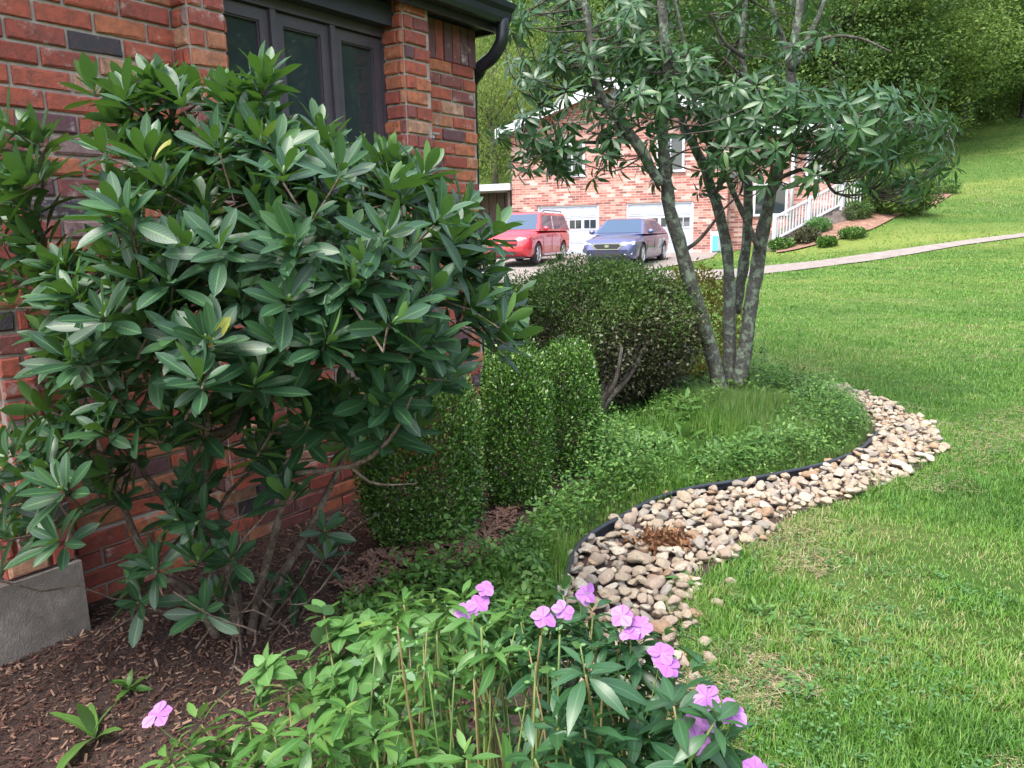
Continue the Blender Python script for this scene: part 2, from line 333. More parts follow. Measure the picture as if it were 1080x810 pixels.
# ---------------------------------------------------------------- ground
def axis_(lo, a, b, hi, fine, nout):
    return np.concatenate([a-(np.linspace(1, 0, nout, endpoint=False)**2)*(a-lo), np.arange(a, b, fine), b+(np.linspace(0, 1, nout)**2)*(hi-b)])
gx = axis_(-400, -16, 40, 450, .4, 40); gy = axis_(-250, -2, 70, 500, .4, 40)
GX, GY = np.meshgrid(gx, gy); GZ = height(GX, GY)
def gridfaces(ny, nx):
    i = np.arange(ny-1)[:, None]*nx+np.arange(nx-1)[None]; i = i.ravel(); return np.stack([i, i+1, i+nx+1, i+nx], 1)
tag(MB().add(np.stack([GX, GY, GZ], -1), gridfaces(*GX.shape)).build('lawn', M['lawn'], attr=False), kind='structure')
def strip(name, A, B, mat, off, n=60, k=8, kind='structure'):
    A = spline(A, n); B = spline(B, n); s = np.linspace(0, 1, k)[None, :, None]
    P = A[:, None, :2]*(1-s)+B[:, None, :2]*s; Z = height(P[..., 0], P[..., 1])+off
    return tag(MB().add(np.concatenate([P, Z[..., None]], -1), gridfaces(n, k)).build(name, mat, attr=False), kind=kind)
laneA = [gt(*p)[:2] for p in [(480, 303), (600, 301), (700, 299), (765, 295), (820, 288), (900, 278), (1000, 262), (1080, 250.5)]]
laneB = [gt(*p)[:2] for p in [(480, 288), (600, 287), (700, 286), (765, 285), (820, 280), (900, 270.5), (1000, 256.5), (1080, 246.5)]]
laneA.append(laneA[-1]+(laneA[-1]-laneA[-2])*1.2); laneB.append(laneB[-1]+(laneB[-1]-laneB[-2])*1.2)
laneA.insert(0, laneA[0]+np.array([-12, .5])); laneB.insert(0, laneB[0]+np.array([-12, .5]))
strip('driveway_lane', laneA, laneB, M['asphalt'], .03, 90, 6)
HA = R_(22); HO = np.array([0.17, 34.0]); hd = np.array([math.cos(HA), -math.sin(HA)]); hn = np.array([-math.sin(HA), -math.cos(HA)])   # far house frame
apA = [HO+hd*t_-hn*.0 for t_ in (-3.2, 0, 3, 6, 8.8)]
apB = [HO+np.array([-5, -14.5]), HO+np.array([0, -14.2]), gt(655, 291)[:2], gt(700, 283)[:2], gt(752, 272)[:2]]
strip('driveway_apron', apA, apB, M['asphalt'], .034, 40, 30)

# ---------------------------------------------------------------- near house frame
Wp = gp(107, 631)[:2]; _v = ray(1130, 235)[:2]; wd = _v/np.linalg.norm(_v); wn = np.array([wd[1], -wd[0]])
def WL(t, p, z=0.0): q = Wp+wd*t+wn*p; return np.array([q[0], q[1], z])
TEND = 2.60
def wframe(): return np.array([[wd[0], wn[0], 0], [wd[1], wn[1], 0], [0, 0, 1]]), np.array([Wp[0], Wp[1], 0])
WM = wframe()
def wbox(mb, t0, t1, p0, p1, z0, z1, rnd=.5, mi=0):
    # frame (wd, wn, z) is left handed: order the corners so that the faces point outwards
    mb.box((t0, p0, z0), (t1, p1, z1), rnd, mi, WM); mb.F[-1] = mb.F[-1][:, ::-1]; return mb
BH, BL, MJ = .0775, .212, .0135
_bt = None
def brick_face(mb, O, U, N, width, z0, z1, phase=0.0, holes=()):
    """individually laid bricks on a plane: O origin (x,y), U direction along, N outward normal; mortar is built separately"""
    O = np.asarray(O, float); U = np.asarray(U, float); N = np.asarray(N, float)
    rows = int(round((z1-z0)/BH)); items = []
    for r in range(rows):
        zc = z0+r*BH; x = -((r % 2)*BL/2+phase) % BL-BL
        while x < width:
            a, b = max(x, 0)+MJ/2, min(x+BL, width)-MJ/2; x += BL
            if b-a < .02: continue
            segs = [(a, b)]
            for (h0, h1, g0, g1) in holes:
                if g0 < zc+BH/2 < g1:
                    ns = []
                    for (p, q) in segs:
                        if q <= h0 or p >= h1: ns.append((p, q))
                        else:
                            if p < h0-.03: ns.append((p, h0))
                            if q > h1+.03: ns.append((h1, q))
                    segs = ns
            for p, q in segs: items.append((p, q, zc+MJ/2, zc+BH-MJ/2))
    for (a, b, c, d) in items:
        j = rng.normal(0, .0034, 8); out = rng.normal(.0, .0024); ch = .005+rng.random()*.002
        front = [(a+ch+j[0], c+ch+j[1]), (b-ch+j[2], c+ch+j[3]), (b-ch+j[4], d-ch+j[5]), (a+ch+j[6], d-ch+j[7])]
        outer = [(a, c), (b, c), (b, d), (a, d)]; V = []
        for (s, z), dep in zip(front+outer+outer, [.014+out]*4+[.008+out]*4+[-.02]*4):
            q = O+U*s+N*dep; V.append((q[0], q[1], z))
        F = [(0, 1, 2, 3), (4, 5, 1, 0), (5, 6, 2, 1), (6, 7, 3, 2), (7, 4, 0, 3), (8, 9, 5, 4), (9, 10, 6, 5), (10, 11, 7, 6), (11, 8, 4, 7)]
        mb.add(V, [np.array(F)], rng.random())
house = thing('brick_house', 'near house of mixed red brick with dark eaves and brown casement windows', 'house', WL(0, 0, 0))
hinv = np.array([Wp[0], Wp[1], 0])
def hb(mb, name, mat, smooth_=False, parent=None):
    o = mb.build(name, mat, house if parent is None else parent, smooth_)
    o.location = -Vector(hinv) if parent is None else (0, 0, 0)
    return o
TW0, TW1, ZS, ZH = .76, 1.86, .95, 2.56          # window opening
TL = -3.2
mb = MB(); F0 = .30
brick_face(mb, WL(TL, 0)[:2], wd, wn, TEND-TL, F0, 2.685, 0.05, [(TW0-TL, TW1-TL, ZS, 2.9), (2.07-TL, TEND-TL+.1, 2.47, 2.9)])
brick_face(mb, WL(TEND, 0)[:2], -wn, wd, 2.0, F0, 2.685, .1)                  # side wall round the corner
wall = hb(mb, 'brick_wall', M['brick'])
mb = MB(); wbox(mb, TL, TW0, -.25, 0, 0, 2.685); wbox(mb, TW0, TW1, -.25, 0, 0, ZS); wbox(mb, TW1, TEND, -6, 0, 0, 2.685); wbox(mb, TW0, TW1, -.25, -.001, ZH+.02, 2.685)
wbox(mb, TL-.25, TL, -6, 0, 0, 2.685); wbox(mb, TL, TW1, -6, -5.8, 0, 2.685)
mo = hb(mb, 'mortar_bed', M['mortar'])
def pilaster(t0, t1, p, z0, z1):
    mb = MB(); w_ = t1-t0
    brick_face(mb, WL(t0, p)[:2], wd, wn, w_, z0, z1, .03)
    brick_face(mb, WL(t0, -.06)[:2], wn, -wd, p+.06, z0, z1, .09)
    brick_face(mb, WL(t1, p)[:2], -wn, wd, p, z0, z1, .02)
    o = hb(mb, 'pilaster', M['brick'])
    mb = MB(); wbox(mb, t0+.004, t1-.004, -.06, p-.001, z0, z1); c = mb.build('mortar_core', M['mortar'], o, False)
    return o
pilaster(.585, .76, .10, F0, 2.685)
pilaster(1.86, 2.07, .10, F0, 2.685)
# low pier at the left with a stepped foot
PT = -.30
pr = pilaster(PT-.02, PT+.10, .20, F0, 1.36)
mb = MB(); brick_face(mb, WL(PT-.10, .235)[:2], wd, wn, .23, F0, F0+.31, .07); brick_face(mb, WL(PT-.10, 0)[:2], wn, -wd, .235, F0, F0+.31, .0)
wbox(mb, PT-.098, PT+.128, .0, .232, F0, F0+.31)
hb(mb, 'stepped_footing', M['brick'])
mb = MB(); wbox(mb, PT-1.9, PT+.135, -.2, .262, -.3, F0-.004)
fo = hb(mb, 'foundation', M['concrete'])
mb = MB(); wbox(mb, PT+.135, TEND+.02, -.2, .019, -.3, F0); hb(mb, 'foundation', M['mortar']); mb = MB(); brick_face(mb, WL(PT+.135, .02)[:2], wd, wn, TEND-PT-.135, F0-4*BH, F0, .03)
hb(mb, 'base_courses', M['brick'])
# windows: three casements in a row
wp = -.07
win = MB()
wbox(win, TW0, TW1, wp-.06, wp+.035, ZH-.045, ZH); wbox(win, TW0, TW1, wp-.06, wp+.05, ZS, ZS+.07)
wn3 = 3; ww = (TW1-TW0)/wn3
for i in range(wn3+1):
    c = TW0+ww*i; wbox(win, max(TW0, c-.016), min(TW1, c+.016), wp-.06, wp+.03, ZS+.07, ZH-.045)
wf = hb(win, 'window_frame', M['sash'])
for i in range(wn3):
    a, b = TW0+ww*i+.018, TW0+ww*(i+1)-.018; z0, z1 = ZS+.075, ZH-.05
    m2 = MB()
    for (s0, s1, y0, y1) in ((a, a+.050, z0, z1), (b-.050, b, z0, z1), (a+.050, b-.050, z1-.055, z1), (a+.050, b-.050, z0, z0+.085)):
        wbox(m2, s0, s1, wp-.035, wp+.012, y0, y1)
    for (s0, s1, y0, y1) in ((a+.050, a+.057, z0+.085, z1-.055), (b-.057, b-.050, z0+.085, z1-.055), (a+.057, b-.057, z1-.062, z1-.055)):
        wbox(m2, s0, s1, wp-.033, wp+.004, y0, y1)
    sash = hb(m2, 'casement_sash', M['sash'])
    m3 = MB(); wbox(m3, a+.051, b-.051, wp-.022, wp-.014, z0+.086, z1-.056); pane = m3.build('pane', M['glass'], sash, False)
# header, soffit, fascia, gutter
EO = .15; EZ = 2.69; TG = TEND+.07
mb = MB(); wbox(mb, TW0+.001, TW1-.001, -.2, .04, ZH+.001, EZ-.02); hb(mb, 'header_board', M['soffit'])
mb = MB(); wbox(mb, TL-.4, TG-.02, -.1, EO-.02, EZ, EZ+.02)
for i in range(34):
    t_ = TL-.3+i*.19
    if t_ < TG-.1: wbox(mb, t_, t_+.012, .0, EO-.03, EZ-.004, EZ+.001)
hb(mb, 'soffit', M['soffit'])
mb = MB(); wbox(mb, TL-.4, TG, EO-.02, EO, EZ-.03, EZ+.15); wbox(mb, TG-.02, TG, -6.3, EO-.021, EZ-.03, EZ+.15); hb(mb, 'fascia', M['trim'])
mb = MB(); prof = [(0, .11), (0, .015), (.02, .0), (.075, .0), (.09, .025), (.095, .06), (.12, .08), (.125, .11), (.115, .11), (.085, .065), (.07, .012), (.012, .012), (.008, .11)]
V = [WL(t_, EO+.001+p, EZ+.005+z) for t_ in (TL-.4, TG) for p, z in prof]; n = len(prof)
k = np.arange(n); F = [np.stack([k, (k+1) % n, (k+1) % n+n, k+n], 1), np.arange(n)[None], (n+np.arange(n))[None, ::-1]]
mb.add(V, F); hb(mb, 'gutter', M['gutter'])
mb = MB(); mb.tube(spline([WL(TG-.05, EO+.06, EZ+.03), WL(TG-.05, EO+.06, EZ-.03), WL(TG-.05, EO+.045, EZ-.10), WL(TG-.05, EO-.02, EZ-.17), WL(TG-.045, EO-.11, EZ-.21), WL(TG-.02, .0, EZ-.235), WL(TG-.01, -.06, EZ-.28), WL(TG-.01, -.08, EZ-.40), WL(TG-.01, -.08, .2)], 40), .040, 10)
hb(mb, 'downspout', M['gutter'], True)
mb = MB(); a_ = [WL(TL-.5, EO+.07, EZ+.15), WL(TG+.03, EO+.07, EZ+.15), WL(TG+.03, -6.4, EZ+2.3), WL(TL-.5, -6.4, EZ+2.3)]
b_ = [p+np.array([0, 0, .04]) for p in a_]; mb.add(a_+b_, [np.array([(3, 2, 1, 0), (4, 5, 6, 7), (0, 1, 5, 4), (1, 2, 6, 5), (2, 3, 7, 6), (3, 0, 4, 7)])]); hb(mb, 'roof', M['roof'])
mb = MB()
for i in range(7):
    j = rng.normal(0, .002, 3); wbox(mb, 2.075+i*.0755, 2.140+i*.0755, .001, .017+j[0], 2.465+j[1], EZ-.012, .55+.25*rng.random())
hb(mb, 'soldier_course', M['brick'])

mb = MB(); mb.tube([WL(2.12, .0, 2.02), WL(2.12, .05, 2.02), WL(2.12, .06, 2.0)], .012, 8); mb.tube([WL(2.08, .06, 2.03), WL(2.17, .06, 2.03)], .008, 6); hb(mb, 'wall_hook', M['steel'])

# ---------------------------------------------------------------- garden bed
edge_px = [(598, 614), (606, 592), (622, 576), (650, 558), (690, 535), (730, 523), (785, 515), (830, 507), (870, 497), (905, 482), (926, 462), (922, 446), (905, 430), (880, 420), (850, 412)]
EDG = [np.array([.10, .35]), np.array([.08, 1.2]), np.array([.09, 2.0]), np.array([.14, 2.55])]+[gp(*p)[:2] for p in edge_px]
EDG.append(EDG[-1]+np.array([-.6, .45])); EDG.append(EDG[-1]+np.array([-1.0, -.1])); EDG.append(EDG[-1]+np.array([-1.2, -.9]))
EDGS = spline(EDG, 120)
HW = [WL(t_, .03)[:2] for t_ in np.linspace(-3.6, TEND+.1, 12)]+[WL(TEND+.1, -1.0)[:2]]
bedpoly = np.array(list(EDGS)+[WL(TEND+.6, -1.0)[:2]]+[WL(TEND+.1, .02)[:2], WL(-3.6, .02)[:2]])
strip('mulch_bed', np.array([[*p, 0] for p in EDGS]), np.array([[*p, 0] for p in spline(HW, 120)]), M['soil'], .012, 120, 24)
EM = MB(); EM.tube([np.array([p[0], p[1], .050+.005*math.sin(i*.13)]) for i, p in enumerate(spline(EDG[:15], 140))], .012, 8)
pE = spline(EDG[:15], 140)
for i in range(139):
    a, b = pE[i], pE[i+1]; EM.add([(a[0], a[1], -.05), (b[0], b[1], -.05), (b[0], b[1], .05), (a[0], a[1], .05)], [np.array([(0, 1, 2, 3)])])
tag(EM.build('garden_edging', M['edging']), 'black plastic garden edging curving between the planted bed and the river rocks', 'edging')

# rocks
rin = EDGS[:int(120*17.2/21)]
outer_px = [(716, 735), (722, 700), (716, 672), (722, 640), (748, 606), (790, 574), (840, 545), (900, 524), (950, 505), (982, 488), (992, 470), (985, 455), (965, 441), (930, 424), (890, 411), (850, 405)]
ROUT = spline([gp(*p)[:2] for p in outer_px], 80)
rockpoly = np.array(list(rin[np.argmax(rin[:, 1] > 2.0):])+list(ROUT[::-1]))
strip('gravel_bed_soil', np.array([[*p, 0] for p in rin[np.argmax(rin[:, 1] > 2.0):]]), np.array([[*p, 0] for p in ROUT]), M['soil'], .010, 90, 8)
import bmesh
def icos(sub):
    bm = bmesh.new(); bmesh.ops.create_icosphere(bm, subdivisions=sub, radius=1); V = np.array([v.co[:] for v in bm.verts]); F = np.array([[v.index for v in f.verts] for f in bm.faces]); bm.free(); return V, F
IV, IF = icos(3)
def rock_shape(i):
    g = np.random.default_rng(100+i); V = IV.copy()
    for _ in range(9):
        d = g.normal(size=3); d /= np.linalg.norm(d); h = .55+.35*g.random(); s = V@d; V -= d[None]*np.clip(s-h, 0, None)[:, None]*.92
    for fr, am in ((1.3, .13), (3.4, .05)):
        ph = g.random(3)*6; V *= (1+am*np.sin(V@g.normal(size=3)*fr+ph[0])*np.cos(V@g.normal(size=3)*fr+ph[1]))[:, None]
    V *= np.array([1.2, .82, .42+.25*g.random()]); return V
RS = [rock_shape(i) for i in range(10)]
rockme = []
for i in range(10):
    o = MB().add(RS[i], [IF]).build('river_rock', M['rock'][i % 5]); rockme.append(o.data); bpy.data.objects.remove(o)
lo, hi = rockpoly.min(0), rockpoly.max(0)
rocks = []; grid = {}
def try_rock(p, r, z, fac=.86):
    k = (int(p[0]//.1), int(p[1]//.1))
    for a in (-1, 0, 1):
        for b in (-1, 0, 1):
            for (q, s) in grid.get((k[0]+a, k[1]+b), ()):
                if (p[0]-q[0])**2+(p[1]-q[1])**2 < ((r+s)*fac)**2: return False
    grid.setdefault(k, []).append((p, r)); rocks.append((p[0], p[1], z, r)); return True
cand = rng.random((60000, 2))*(hi-lo)+lo; cand = cand[inpoly(cand+np.stack([np.sin(cand[:, 1]*9)+np.sin(cand[:, 1]*23+1), np.cos(cand[:, 0]*11)+np.cos(cand[:, 0]*27)], 1)*.028*(cand[:, :1] > .4), rockpoly)]
sizes = np.concatenate([np.full(110, .044), np.full(500, .032), np.full(3500, .023), np.full(36000, .016)])
big = [((670, 598), .058), ((628, 600), .045), ((664, 575), .04), ((712, 590), .04), ((855, 508), .05), ((640, 618), .042)]
for (px, r) in big: p = gp(*px)[:2]; try_rock(p, r, .045)
for i in range(min(len(cand), len(sizes))):
    r = sizes[i]*(.75+.5*rng.random())
    if (cand[i][1] > 5.3): r *= .85
    try_rock(cand[i], r, .012+r*.45)
g1 = dict(grid); grid = {}
for i in range(9000):      # second, looser layer lying on the first
    p = cand[-1-i]; r = .018+.022*rng.random()
    if rng.random() < .2: try_rock(p, r*.9, .038+r*.3, 1.3)
for px in [(773, 588), (770, 617), (757, 640), (742, 682), (748, 700), (733, 718)]:
    p = gp(*px)[:2]; rocks.append((p[0], p[1], .02, .02+.01*rng.random()))
rocks = np.array(rocks); app = rocks[:, 3]/np.linalg.norm(rocks[:, :2], axis=1); app[rocks[:, 1] < 1.9] *= .1
order = np.argsort(-app); colr = ['tan', 'grey', 'pinkish', 'cream', 'rust coloured']
rest = MB(); matpick = rng.choice(10, len(rocks), p=[.14, .09, .14, .12, .07, .12, .07, .10, .11, .04])
for j, idx in enumerate(order):
    x, y, z, r = rocks[idx]; s = int(matpick[idx]); rz = rng.random()*6.28; tx, ty = rng.normal(0, .28, 2)
    if j < 300:
        o = bpy.data.objects.new('river_rock', rockme[s]); C.objects.link(o); o.location = (x, y, z); o.scale = (r,)*3; o.rotation_euler = (tx, ty, rz)
        if idx < len(big):
            lab = ['large flat pale grey stone lying on the rocks just beyond the pink flowers', 'big tan boulder against the black edging where the rock bed narrows', 'rounded stone near the black edging above the large flat one',
                   'smooth stone beside the patch of dry brown leaves', 'broad stone standing up in the middle of the bend of the rock bed', 'pale stone in the corner of the edging behind the pink flowers'][idx]
        else: lab = f'{colr[s % 5]} rounded river rock among many in the curving stone bed'
        tag(o, lab, 'rock', 'river rocks in the curving bed')
    else:
        ca, sa = math.cos(rz), math.sin(rz); Rm = np.array([[ca, -sa, 0], [sa, ca, 0], [0, 0, 1]])@np.array([[1, 0, ty], [0, 1, -tx], [-ty, tx, 1]])
        rest.add(RS[s]@Rm.T*r+np.array([x, y, z]), [IF], rng.random(), None, s % 5)
tag(rest.build('river_rocks', M['rock']), kind='stuff')
print('rocks', len(rocks))

# mulch chips
def chips(n, poly, size, name, z=.012, cond=None, mat='chip'):
    poly = np.array(poly); lo, hi = poly.min(0), poly.max(0); P = rng.random((n*4, 2))*(hi-lo)+lo; P = P[inpoly(P, poly)][:n]
    if cond is not None: P = P[cond(P)]
    n = len(P); V = np.array([(-.5, -.14, 0), (.5, -.10, 0), (.45, .14, .0), (-.5, .12, 0), (-.5, -.14, .12), (.5, -.10, .1), (.45, .14, .12), (-.5, .12, .1)])
    T = (V, [np.array([(0,3,2,1),(4,5,6,7),(0,1,5,4),(1,2,6,5),(2,3,7,6),(3,0,4,7)])], np.zeros((8, 3)))
    d = rdir(n); d[:, 2] *= .35; nn = rdir(n)*.5+np.array([0, 0, 1]); Mx = frames(d, nn)[:, :, [1, 0, 2]]*(size*(.4+1.2*rng.random(n)**2))[:, None, None]
    mb = MB().scatter(T, Mx, np.concatenate([P, z+.012*rng.random((n, 1))], 1), rng.random(n))
    return tag(mb.build(name, M[mat], smooth_=False), kind='stuff')
chips(26000, [(-2.0, 1.2), (-.2, 1.2), (.0, 2.4), (-.3, 3.4), (.6, 5.2), (.2, 5.6), WL(TEND, .1)[:2], WL(0, .05)[:2], WL(-1.5, .3)[:2]], .019, 'mulch_chips')
redp = [gp(*p)[:2] for p in [(350, 625), (385, 590), (470, 575), (520, 545), (600, 500), (625, 500), (640, 470), (600, 470), (560, 530), (520, 590), (480, 615), (400, 640)]]
chips(3000, redp, .034, 'bark_chips', .03, mat='redmulch')

# ---------------------------------------------------------------- grass
mA = [gt(*p) for p in [(818, 268), (850, 262), (890, 252), (930, 238), (970, 222), (1004, 206)]]; mB = [gt(*p) for p in [(822, 255), (850, 246), (890, 233), (920, 222), (955, 212), (985, 203)]]
def fnoise(P, sc, seed):
    g = np.random.default_rng(seed); v = np.zeros(len(P))
    for o in range(5):
        for _ in range(4):
            k = g.normal(size=2)*sc*1.8**o; v += np.sin(P@k+g.random()*6.28)/1.5**o
    return v/v.std()
def blades(n, Y0, Y1, xa, xb, hh, wd_, excl, rmean, name, mat, ppow=1.0):
    Y = Y0*(Y1/Y0)**(rng.random(n)**ppow); X = Y*(xa+(xb-xa)*rng.random(n)); P = np.stack([X, Y], 1)
    keep = np.ones(n, bool)
    for poly, inside in excl:
        keep &= (inpoly(P, poly) == inside)
    bare = fnoise(P, 1.6, 5)*.6+fnoise(P, 6, 8)*.6+fnoise(P, 16, 9)*.35
    keep &= ~((bare > .8) & (rng.random(len(P)) < .6))
    P = P[keep]; bare = bare[keep]; tone = fnoise(P, .8, 11)*.7+fnoise(P, 4, 12)*.6; n = len(P); Y = P[:, 1]
    s = np.maximum(1, Y/5.0)
    ang = rng.random(n)*6.28; clump = np.sin(P[:, 0]*7.3+2*np.sin(P[:, 1]*5.1))*np.cos(P[:, 1]*6.7+1.7*np.sin(P[:, 0]*4.3))
    patch = np.sin(P[:, 0]*1.9+1.3*np.sin(P[:, 1]*1.3))*np.cos(P[:, 1]*1.7+np.sin(P[:, 0]*2.1))
    h = hh*.85*(.4+.9*rng.random(n)**1.3)*(1+.25*clump-.22*np.clip(bare, -1.5, 2)+.12*tone)*(1+.08*(s-1)); w_ = wd_*(.7+.6*rng.random(n))*s
    lean = .35+.9*rng.random(n); dx = np.cos(ang)*h*lean; dy = np.sin(ang)*h*lean
    sx, sy = -np.sin(ang)*w_/2, np.cos(ang)*w_/2; z = height(P[:, 0], P[:, 1])
    o = lambda a, zz, k: np.stack([P[:, 0]+dx*a+sx*k, P[:, 1]+dy*a+sy*k, z+zz], 1)
    V = np.stack([o(0, -.002*h, 1), o(0, -.002*h, -1), o(.35, h*.55, .85), o(.35, h*.55, -.85), o(1, h*.9, 0)], 1)
    b = (np.arange(n)*5)[:, None]; F = [b+np.array([[0, 1, 3, 2]]), b+np.array([[2, 3, 4]])]
    r = np.clip(rmean+.17*rng.normal(size=n)+.10*tone+.10*np.clip(bare, 0, 2)+.4*(rng.random(n) < .05+.12*(bare > .3)), 0, 1)
    mb = MB().add(V.reshape(-1, 3), F, np.repeat(r, 5)); return tag(mb.build(name, M[mat]), kind='stuff')
lanep = np.array(list(spline(laneA, 60)[:, :2])+list(spline(laneB, 60)[::-1, :2]))
aprp = np.array(list(spline(apA, 20))+list(spline(apB, 20)[::-1]))
kerbrock = np.array(list(rockpoly))
EX = [(bedpoly, False), (kerbrock, False), (lanep, False), (aprp, False)]
blades(520000, 1.1, 26, -.10, .92, .036, .0032, EX, .36, 'grass', 'grass', .9)
blades(110000, 20, 58, -.12, .95, .05, .0036, EX[2:]+[(np.array([p[:2] for p in mA]+[p[:2] for p in mB[::-1]]), False), (np.array([HO, HO+hd*14, HO+hd*14-hn*10, HO-hn*10]), False)], .48, 'far_grass', 'grass', .8)
def lawn_weeds(n, lsz, nl, T, mat, name, thr, seed, flat=.25, hz=.03):
    Y = 1.5*(9/1.5)**rng.random(n*6); P = np.stack([Y*rng.uniform(.05, .85, n*6), Y], 1); P = P[(fnoise(P, 1.3, seed)+.7*fnoise(P, 5, seed+1) > thr)]
    for poly, ins in EX[:2]: P = P[inpoly(P, poly) == ins]
    P = P[:n]; n = len(P); c = np.repeat(np.concatenate([P, np.zeros((n, 1))], 1), nl, 0); N = n*nl
    c = c+np.stack([rng.normal(0, .012, N), rng.normal(0, .012, N), .006+hz*rng.random(N)], 1); L = rdir(N); L[:, 2] = np.abs(L[:, 2])*flat
    mb = MB().scatter(T, frames(L, rdir(N)*.4+np.array([0, 0, 1.]))*(lsz*(.5+.9*rng.random(N)))[:, None, None], c, rng.random(N)); return tag(mb.build(name, M[mat]), kind='stuff')
lawn_weeds(700, .012, 6, leaf_t(.8, 4, .1, .1, .9, .7), 'clover', 'clover', 1.2, 21)
lawn_weeds(500, .04, 5, leaf_t(.35, 4, .1, .2, .9, .8), 'dock', 'lawn_weeds', 1.1, 31)
lawn_weeds(9000, .035, 3, leaf_t(.07, 3, .1, .1, 1, .6), 'thatch', 'dry_thatch', .2, 41, .1, .012)
blades(40000, 1.6, 7.5, -.05, .7, .05, .004, [(bedpoly, False), (np.array([p+np.array([-.07, .03]) for p in ROUT]+[p+np.array([.08, -.08]) for p in ROUT[::-1]]), True)], .55, 'grass_fringe', 'grass')

# ---------------------------------------------------------------- plants: generic builders
def whorls(mb, P, A, nl, L, T, elev=(-.2, .6), rnd=(0, .8), inner=0.0, rsc=.15, stem=.0):
    """leaf whorls at points P with axes A; nl leaves, length L(min,max)"""
    for p, a in zip(P, A):
        a = a/np.linalg.norm(a); u = np.cross(a, rng.normal(size=3)); u /= np.linalg.norm(u); v = np.cross(a, u)
        n = int(rng.integers(nl[0], nl[1]+1)); ph = rng.random()*6.28+np.arange(n)*2.39996+rng.normal(0, .15, n)
        k = np.arange(n)/max(1, n-1); e = elev[0]+(elev[1]-elev[0])*k+rng.normal(0, .15, n)
        rad = np.cos(ph)[:, None]*u+np.sin(ph)[:, None]*v
        Ld = np.cos(e)[:, None]*rad+np.sin(e)[:, None]*a; Nn = -np.sin(e)[:, None]*rad+np.cos(e)[:, None]*a
        Nn = Nn+rng.normal(0, .22, (n, 3)); le = (L[0]+(L[1]-L[0])*rng.random(n))*(1-inner*k)
        base = p+a*((k-.5)*.03)[:, None]*(L[1]/.15)
        base[:] += rng.normal(0, .002, (n, 3))
        mb.scatter(T if not isinstance(T, list) else T[int(rng.integers(len(T)))], frames(Ld, Nn)*le[:, None, None], base, np.clip(np.where(rng.random(n) < .004, 1.0, rnd[0]+(rnd[1]-rnd[0])*(.35*rng.random()+.65*rng.random(n))+rsc*k), 0, 1))
def grow(starts, tips, step=.12, jit=.25, r0=.0025, pw=.5, rmax=.05, sag=0.0):
    """joins every tip to the nearest part of a growing branch skeleton; returns positions, parents, radii"""
    P = [np.array(starts[0], float)]; par = [-1]
    for q in starts[1:]: P.append(np.array(q, float)); par.append(len(P)-2)
    dist = [0.0]
    for i in range(1, len(P)): dist.append(dist[-1]+np.linalg.norm(P[i]-P[i-1]))
    tips = np.asarray(tips); root = P[-1]
    for q in tips[np.argsort(np.linalg.norm(tips-root, axis=1))]:
        A = np.array(P); d = np.linalg.norm(A-q, axis=1); cost = d+.35*np.array(dist); k = int(np.argmin(cost))
        m = max(1, int(d[k]/step)); prev = k; a = P[k]; wob = rng.normal(0, jit*step, 3)
        for j in range(1, m+1):
            t_ = j/m; pos = a+(q-a)*t_+(wob*math.sin(math.pi*t_)*1.5+rng.normal(0, jit*step*.35, 3))*(1 if j < m else 0); pos = pos-np.array([0, 0, sag*math.sin(math.pi*t_)*d[k]])
            P.append(pos); par.append(prev); dist.append(dist[prev]+np.linalg.norm(pos-P[prev])); prev = len(P)-1
    n = len(P); cnt = np.zeros(n); ch = [0]*n
    for i in range(n-1, -1, -1):
        if cnt[i] == 0: cnt[i] = 1
        if par[i] >= 0: cnt[par[i]] += cnt[i] if True else 0
    r = np.minimum(r0*cnt**pw, rmax)
    return np.array(P), par, r
def skeleton(mb, P, par, r, n=6):
    idx = [i for i in range(len(P)) if par[i] >= 0]; a = P[[par[i] for i in idx]]; b = P[idx]; ra = r[[par[i] for i in idx]]; rb = r[idx]; ra = np.minimum(ra, rb*1.35)
    T = unit(b-a); ref = np.where(np.abs(T[:, 2:3]) < .9, np.array([[0, 0, 1.]]), np.array([[1., 0, 0]])); X = unit(np.cross(T, ref)); Y = np.cross(T, X)
    th = np.arange(n)*2*math.pi/n; c, s = np.cos(th), np.sin(th); ring = X[:, None]*c[None, :, None]+Y[:, None]*s[None, :, None]
    b2 = b+T*rb[:, None]*.4
    V = np.concatenate([a[:, None]+ring*ra[:, None, None], b2[:, None]+ring*rb[:, None, None]], 1); N = len(a)
    k = np.arange(n); f = np.stack([k, (k+1) % n, (k+1) % n+n, k+n], 1)[::-1]
    F = (f[None]+(np.arange(N)*2*n)[:, None, None]).reshape(-1, 4)
    mb.add(V.reshape(-1, 3), [F], rng.random()); return mb

